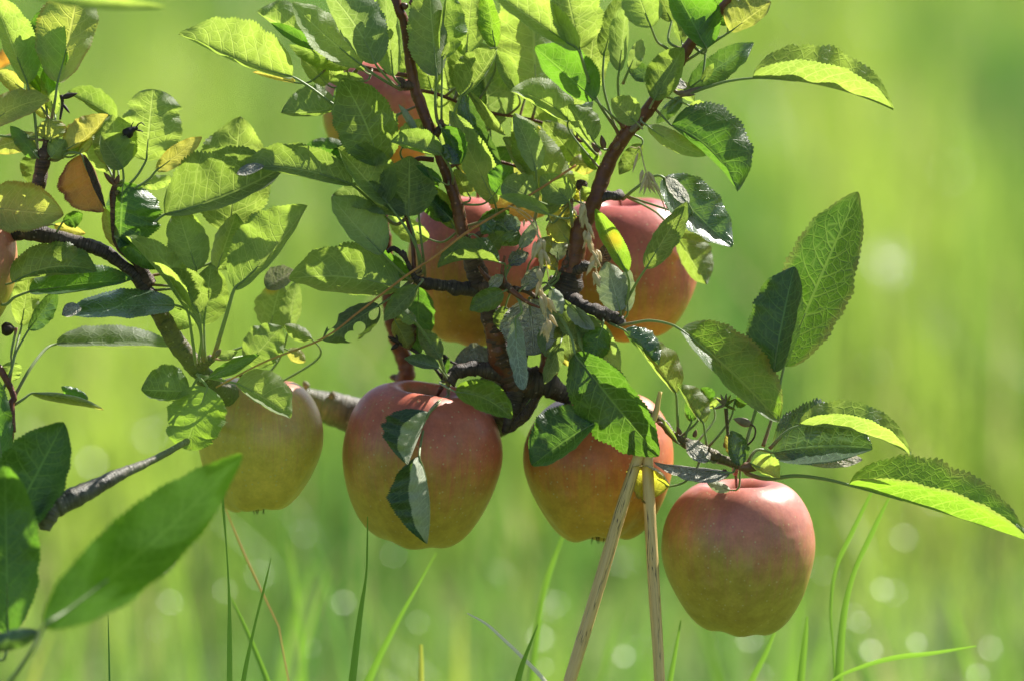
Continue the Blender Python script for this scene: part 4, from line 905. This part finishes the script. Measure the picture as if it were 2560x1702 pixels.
L('E', 170, 1300, 235, 850, 90, 95, 'y', 'u', (80, 80), pet=[(120, 1500, 20), (80, 1700, 0)])
L('E', 440, 1442, 1390, 1470, 120, 22, 'g', 'u', (120, 160), bend=22, w=170, cl=-1, cr=1, pet=[(350, 1490, 90), (220, 1660, 30), (90, 1900, 0)])
L('E', 1250, 1180, 1530, 1290, 60, 80, 'g', 'u', (70, 70))
L('I', 90, 325, 92, 475, 70, 72, 'y', 'u', (20, 20), blunt=1, pet=[(90, 250, 20), (130, 60, 20)])
L('I', 250, 572, 812, 702, 22, 40, 's', 't', (10, 0), w=85, bend=25, cl=-1, cr=-1, pet=[(180, 620, 0), (90, 675, 0)])
L('I', 690, 620, 480, 520, 50, 35, 'd', 't', (70, 70), nopet=True)
L('I', 20, 1150, -60, 400, 90, 95, 'd', 't', (-60, -60), pet=[(0, 1300, -40), (90, 950, 0)])
L('I', 1485, 560, 1105, 545, 60, 175, 'g', 't', (10, 0), w=185, curl=.4, cl=1, cr=-1, pet=[(1540, 470, 40)])
L('I', 1625, 525, 1450, 1010, 190, 190, 'r', 'u', (-30, -40), w=215, blunt=1, pet=[(1560, 440, 20)], label='dark leaf with a small brown hole above the lower left apple')
L('J', -30, 495, 398, 765, 175, 45, 'y', 'u', (-20, -30), bend=20, w=185, cl=-1, cr=1, pet=[(-150, 470, 0), (-330, 430, 40)])
L('J', 60, 340, 330, 50, 135, 130, 'g', 'u', (20, 20), wave=.12, pet=[(-60, 420, 30), (-230, 440, 50)])
L('J', 375, 235, 512, 330, 50, 42, 'w', 'u', (60, 60))
L('I', 1640, 450, 2035, 270, 45, 40, 'd', 't', (-10, -10), curl=.7, wave=.12)
L('E', 1700, 1535, 1865, 1500, 22, 38, 'c', 't', (20, 20))
L('F', 200, 1000, 430, 870, 95, 60, 'p', 't', (230, 230), nopet=True)
L('F', 230, 1335, 320, 950, 130, 110, 'y', 'u', (240, 240), pet=[(120, 1500, 180), (-100, 1560, 100)])
L('F', 380, 1340, 440, 950, 80, 60, 'c', 'u', (220, 220))
L('F', 560, 1400, 350, 1290, 60, 40, 'y', 'u', (150, 150))

L('D', 560, 640, 680, 690, 40, 30, 'p', 't', (-20, -20), w=70, cl=-1, cr=1, br=b2)  # small added patch, its paleness stands in for a sun highlight
L('E', 640, 1165, 485, 1218, 25, 60, 'p', 't', (-70, -75), w=95, cl=1, cr=-1, wave=.03, nopet=True, br=b4)  # added pale cover that paints the white shine on the glossy tip
L('M', 330, 905, 930, 935, 50, 60, 'p', 't', (25, 20), w=120, cl=-1, cr=1, wave=.06, br=b3, nopet=True, label='added pale piece painted as white sun glare under the right leaves')  # glare on the leaf's lower half, drawn as a pale extra leaf
# a dark shrivelled bud stuck between the leaves
ov = thing('shrivelled_blossom', 'small black shrivelled blossom on the pale leaf at the left', 'dried blossom', P(322, 332, -30))
V, F, UV = tube([(308, 344, -30, 4), (316, 336, -30, 12), (326, 328, -32, 11), (338, 322, -34, 6), (345, 320, -34, 3)], 2, 10, .5, 3)
mesh_obj('calyx', V, F, [M_DARK], ov, P(322, 332, -30), UV)
for q in ([(338, 324, -32, 2.2), (345, 312, -32, 1.8), (354, 308, -32, 1.6), (362, 315, -32, .8)], [(340, 326, -32, 2.2), (350, 327, -32, 2), (358, 331, -32, 1)], [(328, 320, -32, 2.2), (330, 312, -32, 1.4), (334, 306, -32, .7)]):
    V, F, UV = tube(q, 2, 6); mesh_obj('stamen', V, F, [M_DARK], ov, P(*q[0][:3]), UV)

# ================================================================== BRANCH 5 thick limb behind, BRANCH 6 grey upright behind
CUR = b5 = Branch('thick grey limb behind the lower apples', P(1040, 1090, 480))
b5.wood([(480, 1060, 300, 20), (560, 1030, 360, 26), (640, 1000, 420, 34), (720, 1000, 450, 36), (790, 1012, 460, 38), (860, 1030, 470, 44), (960, 1060, 480, 46), (1080, 1085, 480, 46), (1200, 1075, 420, 42), (1300, 1010, 260, 36), (1335, 965, 180, 30)], 'grey', rough=.12, step=8)
b5.wood([(945, 470, 420, 16), (952, 530, 420, 17), (960, 590, 420, 17), (972, 700, 420, 18), (980, 800, 420, 19), (1000, 870, 420, 20), (1018, 925, 420, 21), (1008, 965, 430, 21), (1010, 1060, 470, 24)], 'red', name='side_shoot', rough=.25, knob=.1)
for x, y, a in ((770, 970, -.6), (828, 998, .2), (995, 945, -1.4)): b5.bud(x, y, 440, 9, 22, a, M_DRYBUD)
CUR = b6 = Branch('broken grey twig with a large blurred leaf in the near lower left', P(110, 1300, -300))
b6.wood([(112, 1325, -300, 14), (118, 1290, -300, 27), (135, 1265, -290, 30), (180, 1245, -280, 27), (232, 1220, -260, 22), (300, 1185, -220, 16), (370, 1155, -160, 10), (440, 1118, -80, 8), (510, 1075, 60, 9), (560, 1040, 300, 12)], 'grey', rough=.15)
L('N', 345, 1140, 1900, -212, 265, 205, 'G', 'u', (-1100, -620), w=260, bend=-60, arch=0, wave=.1, pet=[(250, 1330, -900), (60, 1600, -850), (-200, 2000, -700), (-500, 1500, -400), (-100, 700, -300)], label='large out of focus leaf sweeping up from the lower left', pr=6)
L('N', 300, 1180, -150, 1310, 70, 60, 'k', 't', (-800, -780), pet=[(250, 1330, -900)])
L('N', 60, 1200, 40, -140, 200, 215, 'd', 't', (-500, -480), pet=[(0, 1400, -500), (-300, 1000, -400), (-200, 600, -300)])
L('I', 60, 1640, 500, 800, 260, 200, 'd', 't', (-300, -280), w=270, curl=.3, pet=[(-60, 1800, -300), (-200, 1900, -300)], label='dark nearby leaf with a torn rim')
L('A', 150, -60, 1300, 60, 40, 60, 'y', 'u', (-900, -900), pet=[(-100, -200, -900)], nopet=True)
L('A', 250, 330, -120, 560, 50, 60, 'a', 'u', (700, 700), nopet=True)

# ================================================================== STRAWS, STALKS, BLADES
def to_ground(p0, p1):
    """continue the line p0 -> p1 (x, y, d) down to the ground"""
    a, b = P(*p0[:3]), P(*p1[:3]); dv = b - a
    dv = Vector((dv.x * .35, dv.y * .35, -abs(dv.z) - 1e-6)); k = (b.z) / -dv.z
    return b + dv * k
def stalk(name, label, cat, pts, mat, group=None, flat=1.0, sides=10, rough=.03, root_down=True):
    V, F, UV = tube(pts, 8, sides, rough, pts[0][0], flat)
    if root_down:
        e = to_ground(pts[-2], pts[-1]); c = sum((Vector(v) for v in V[-sides:]), Vector()) / sides; k = len(V)
        V += [Vector(v) - c + e for v in V[-sides:]]; UV += [(u[0], u[1] + 8) for u in UV[-sides:]]; F.pop()
        for j in range(sides): F.append((k - sides + j, k - sides + (j + 1) % sides, k + (j + 1) % sides, k + j))
    o = mesh_obj(name, V, F, [mat], None, V[-1] if root_down else P(*pts[0][:3]), UV)
    o['label'] = label; o['category'] = cat
    if group: o['group'] = group
    return o
def straw_material():
    n = N('dry_reed'); uv = n.new('ShaderNodeUVMap', uv_map='leaf').outputs[0]; sep = n.new('ShaderNodeSeparateXYZ'); n.put(sep.inputs[0], uv)
    wv = n.noise(n.comb(n.math('MULTIPLY', sep.outputs[0], 9.0), n.math('MULTIPLY', sep.outputs[1], 0.35)), 3.0, 4, 0.5)
    col = n.mix(n.ramp(wv, 0.3, 0.7), (0.64, 0.42, 0.16), (0.74, 0.52, 0.23))
    cr = n.noise(n.comb(n.math('MULTIPLY', sep.outputs[0], 16.0), n.math('MULTIPLY', sep.outputs[1], 0.45), 3.0), 1.0, 3, 0.4, 0.6)
    c2 = n.math('MULTIPLY', n.ramp(n.math('ABSOLUTE', n.math('SUBTRACT', cr, 0.5)), 0.006, 0.02, 1.0, 0.0), n.ramp(n.noise(n.comb(0.0, sep.outputs[1], 2.0), 0.7, 2), 0.42, 0.5))
    col = n.mix(n.math('MULTIPLY', c2, 0.9), col, (0.04, 0.03, 0.02))
    return n.finish(n.bsdf(col, 0.45, 0.4, n.bump(n.math('ADD', n.math('MULTIPLY', wv, 0.3), n.math('MULTIPLY', c2, -1.5)), 0.4, 0.0006)))
M_REED = straw_material()
stalk('dry_straw', 'thick dry straw leaning from the lower middle up behind the big leaf', 'straw', [(1651, 978, -20, 5), (1645, 1005, -20, 6), (1638, 1035, -20, 8), (1600, 1130, -22, 13), (1560, 1250, -25, 15), (1495, 1470, -28, 16), (1437, 1660, -30, 16), (1405, 1770, -30, 16)], M_REED, 'dry straws', sides=16)
stalk('dry_straw', 'upright dry straw touching the left side of the lowest right apple', 'straw', [(1610, 1080, -10, 13), (1617, 1130, -12, 14.5), (1622, 1230, -14, 15), (1634, 1450, -16, 15), (1646, 1640, -18, 14), (1652, 1770, -18, 14)], M_REED, 'dry straws', sides=16)
stalk('grass_stalk', 'thin tan stalk slanting across the picture behind the leaves', 'stalk', [(1440, 414, -90, 3), (1330, 485, -95, 3), (1174, 577, -100, 3.2), (1090, 640, -100, 3.2), (1015, 690, -100, 3), (900, 778, -100, 2.8), (807, 846, -100, 2.6), (660, 905, -90, 2.4), (540, 968, -60, 2.2)], M_ORANGE, root_down=False)

def blade_material(name, c, tr):
    n = N(name); uv = n.new('ShaderNodeUVMap', uv_map='leaf').outputs[0]; sep = n.new('ShaderNodeSeparateXYZ'); n.put(sep.inputs[0], uv)
    rib = n.noise(n.comb(n.math('MULTIPLY', sep.outputs[0], 14.0), n.math('MULTIPLY', sep.outputs[1], 0.1)), 1.5, 2)
    k = n.mix(rib, (0.75, 0.75, 0.75), (1.2, 1.2, 1.2))
    b = n.bsdf(n.mix(1.0, k, c, 'MULTIPLY'), 0.4, 0.5, n.bump(rib, 0.4, 0.0004)); t = n.new('ShaderNodeBsdfTranslucent'); n.put(t.inputs[0], n.mix(1.0, k, tr, 'MULTIPLY'))
    mx = n.new('ShaderNodeMixShader'); mx.inputs[0].default_value = 0.5
    n.t.links.new(b, mx.inputs[1]); n.t.links.new(t.outputs[0], mx.inputs[2]); return n.finish(mx.outputs[0])
BM = {'g': blade_material('blade_green', (0.08, 0.18, 0.03), (0.30, 0.56, 0.05)), 'y': blade_material('blade_yellow', (0.22, 0.26, 0.03), (0.66, 0.70, 0.10)),
      'd': blade_material('blade_deep_green', (0.05, 0.15, 0.03), (0.16, 0.36, 0.05)), 'w': blade_material('blade_bleached', (0.80, 0.78, 0.64), (0.75, 0.72, 0.55)), 'o': blade_material('blade_orange', (0.45, 0.26, 0.08), (0.7, 0.42, 0.15))}
def blade(label, pts, mat, d, turn=0.4, d2=None, name='wild_grass'):
    """pts (x, y, width) from tip down; folded ribbon that continues to the ground"""
    d2 = d if d2 is None else d2
    q = catmull([(x, y, d + (d2 - d) * i / (len(pts) - 1), w * (.78 if abs(d) < 2000 else 1)) for i, (x, y, w) in enumerate(pts)], 12)
    V, F, UV = [], [], []; ca, sa = math.cos(turn), math.sin(turn)
    rows = [(Vector(c[:3]), c[3]) for c in q]
    for i, (c, w) in enumerate(rows):
        t = rows[min(i + 1, len(rows) - 1)][0] - rows[max(i - 1, 0)][0]; nx = Vector((-t.y, t.x, 0)).normalized()
        if nx.x < 0: nx = -nx
        for s, dz in ((-1, 0), (0, .22), (1, 0)):
            o = nx * (s * w / 2 * ca); V.append(P(c.x + o.x, c.y + o.y, c.z + s * w / 2 * sa + dz * w)); UV.append(((s + 1) / 2, i * .1))
    e = to_ground(rows[-2][0], rows[-1][0]); last = V[-3:]; cm = last[1]
    for f in (.5, 1.0): V += [cm * (1 - f) + e * f + (v - cm) for v in last]; UV += [(0, 9), (.5, 9), (1, 9)]
    for i in range(len(V) // 3 - 1):
        for j in range(2): F.append((3 * i + j, 3 * i + j + 1, 3 * i + j + 4, 3 * i + j + 3))
    o = mesh_obj(name, V, F, [BM[mat]], None, e, UV); o['label'] = label; o['category'] = 'grass blade'; o['kind'] = 'thing'; o['group'] = 'single grass blades rising in front of the meadow'
blade('tall narrow green blade passing in front of the lower left apple', [(549, 1150, 3), (558, 1266, 9), (567, 1380, 5), (573, 1500, 10), (574, 1620, 18), (574, 1770, 20)], 'g', -10)
blade('slanting green blade just right of the tallest left blade', [(678, 1393, 2), (660, 1470, 8), (635, 1570, 9), (612, 1680, 16), (600, 1770, 18)], 'g', -10)
blade('short thin dark blade at the bottom left', [(270, 1537, 2), (272, 1610, 5), (275, 1770, 8)], 'd', -10)
blade('green blade rising to the underside of the red apple', [(919, 1290, 3), (918, 1370, 6), (915, 1440, 8), (900, 1540, 18), (882, 1690, 26), (872, 1790, 28)], 'g', 0)
blade('soft broad blade crossing to the right of the middle blade', [(1091, 1381, 3), (1040, 1470, 9), (990, 1560, 16), (930, 1680, 26), (890, 1780, 30)], 'g', 500)
blade('bleached pale stem arching down at the lower middle', [(1168, 1532, 4), (1215, 1558, 9), (1262, 1600, 11), (1312, 1648, 13), (1365, 1705, 15), (1420, 1790, 12)], 'w', 100)
blade('bright blade crossing the bleached stem', [(1345, 1560, 3), (1325, 1610, 10), (1300, 1680, 20), (1280, 1770, 26)], 'g', 60)
blade('soft tall blade left of the leaning straw', [(1410, 1330, 6), (1370, 1440, 18), (1345, 1560, 22), (1320, 1780, 26)], 'g', 900)
blade('soft blade just right of the upright straw', [(1702, 1550, 4), (1690, 1620, 12), (1672, 1720, 20), (1660, 1800, 22)], 'g', 300)
blade('left of the two long bent blades under the right leaves', [(2178, 1230, 10), (2130, 1330, 16), (2090, 1420, 14), (2077, 1521, 10), (2083, 1620, 8), (2092, 1770, 12)], 'g', 380)
blade('right of the two long bent blades under the right leaves', [(2222, 1245, 8), (2180, 1330, 18), (2137, 1425, 16), (2112, 1521, 22), (2100, 1640, 28), (2095, 1790, 30)], 'g', 300)
blade('blade lying almost level at the lower right', [(2440, 1614, 4), (2330, 1632, 14), (2243, 1642, 18), (2160, 1664, 14), (2077, 1705, 10), (2040, 1790, 14)], 'g', 260)
blade('upright green blade below the lowest apple', [(2018, 1540, 6), (2012, 1600, 20), (2003, 1690, 26), (1998, 1790, 28)], 'g', 420)
blade('soft leaning blade under the lowest apple', [(1943, 1562, 6), (1915, 1630, 16), (1880, 1700, 22), (1840, 1790, 26)], 'g', 500)
blade('thin orange straw blade crossing the left of the meadow', [(560, 1262, 4), (605, 1370, 7), (650, 1468, 7), (697, 1566, 5)], 'o', 420)
blade('short pale blade near the bottom middle', [(1052, 1610, 12), (1053, 1680, 18), (1053, 1790, 20)], 'y', 500)
blade('faint leaning blade at the bottom left', [(570, 1480, 4), (610, 1560, 12), (660, 1680, 20), (700, 1790, 24)], 'g', 420)
rb = random.Random(11)
for k in range(22):
    x = rb.uniform(-60, 2620); y = rb.uniform(1330, 1660) + (0 if x > 350 else 120); d_ = rb.uniform(2200, 5200); sl = rb.uniform(-130, 130)
    w_ = rb.uniform(11, 20)
    blade('soft blurred blade of meadow grass', [(x, y, 3), (x + sl * .35, y + 110, w_ * .7), (x + sl * .7, y + 280, w_), (x + sl, y + 560, w_)], rb.choice('ggggyd'), d_, rb.uniform(-.8, .8))
# very near broad blade tip: the soft green veil over the left apple
blade('very near faint blurred blade before the lower left apple', [(610, 820, 10), (605, 890, 48), (590, 980, 72), (570, 1120, 60), (560, 1300, 22), (570, 1500, 10), (580, 1900, 10)], 'g', -9300, 0.1)

# dried grass heads hanging in the middle
def seed_head(label, pts, spk, d, seed):
    r = random.Random(seed); root = thing('dried_grass_head', label, 'dried grass', P(pts[0][0], pts[0][1], d), 'dried grass heads tangled in the branch')
    V, F, UV = tube([(x, y, d, 1.6) for x, y in pts], 6, 6); mesh_obj('stalk', V, F, [M_STRAW], root, P(pts[0][0], pts[0][1], d), UV)
    for (x, y, l, a, w) in spk:
        dx, dy = math.sin(a), math.cos(a); dd = d + r.uniform(-12, 12)
        V, F, UV = tube([(x, y, dd, 1.0), (x + dx * l * .25, y + dy * l * .25, dd, w), (x + dx * l * .6, y + dy * l * .6, dd, w * .8), (x + dx * l, y + dy * l, dd, .5)], 3, 8, .3, x, .6)
        mesh_obj('spikelet', V, F, [M_STRAW], root, P(x, y, dd), UV)
def spk(path, n, seed, l0=24, l1=52, w0=4, w1=8.5):
    r = random.Random(seed); out = []
    for k in range(n):
        t = r.random() * (len(path) - 1); i = int(t); f = t - i
        x = path[i][0] * (1 - f) + path[i + 1][0] * f + r.uniform(-8, 8); y = path[i][1] * (1 - f) + path[i + 1][1] * f
        out.append((x, y, r.uniform(l0, l1), r.uniform(-.5, .6), r.uniform(w0, w1)))
    return out
pa = [(1452, 505), (1462, 545), (1474, 590), (1485, 630), (1492, 690)]
seed_head('tan dried grass head hanging left of the rosy apple', [(1448, 480)] + pa, spk(pa, 22, 1), -120, 2)
pb = [(1345, 590), (1350, 640), (1350, 700), (1362, 760), (1368, 810)]
seed_head('tan dried grass head hanging between the two forked stems', [(1270, 515), (1310, 530), (1340, 560)] + pb, spk(pb, 24, 3), -130, 4)
pc = [(1600, 370), (1612, 420), (1628, 455)]
seed_head('small pale dried grass head above the rosy apple', [(1575, 368), (1592, 372)] + pc + [(1650, 490), (1665, 530)], spk(pc, 8, 5, 30, 55, 3, 6), -80, 6)
pd = [(1290, 525), (1330, 560), (1358, 620), (1372, 700)]
seed_head('thin looping dried stem in front of the left red apple', pd, spk(pd, 4, 8, 16, 26, 2, 3), -100, 9)
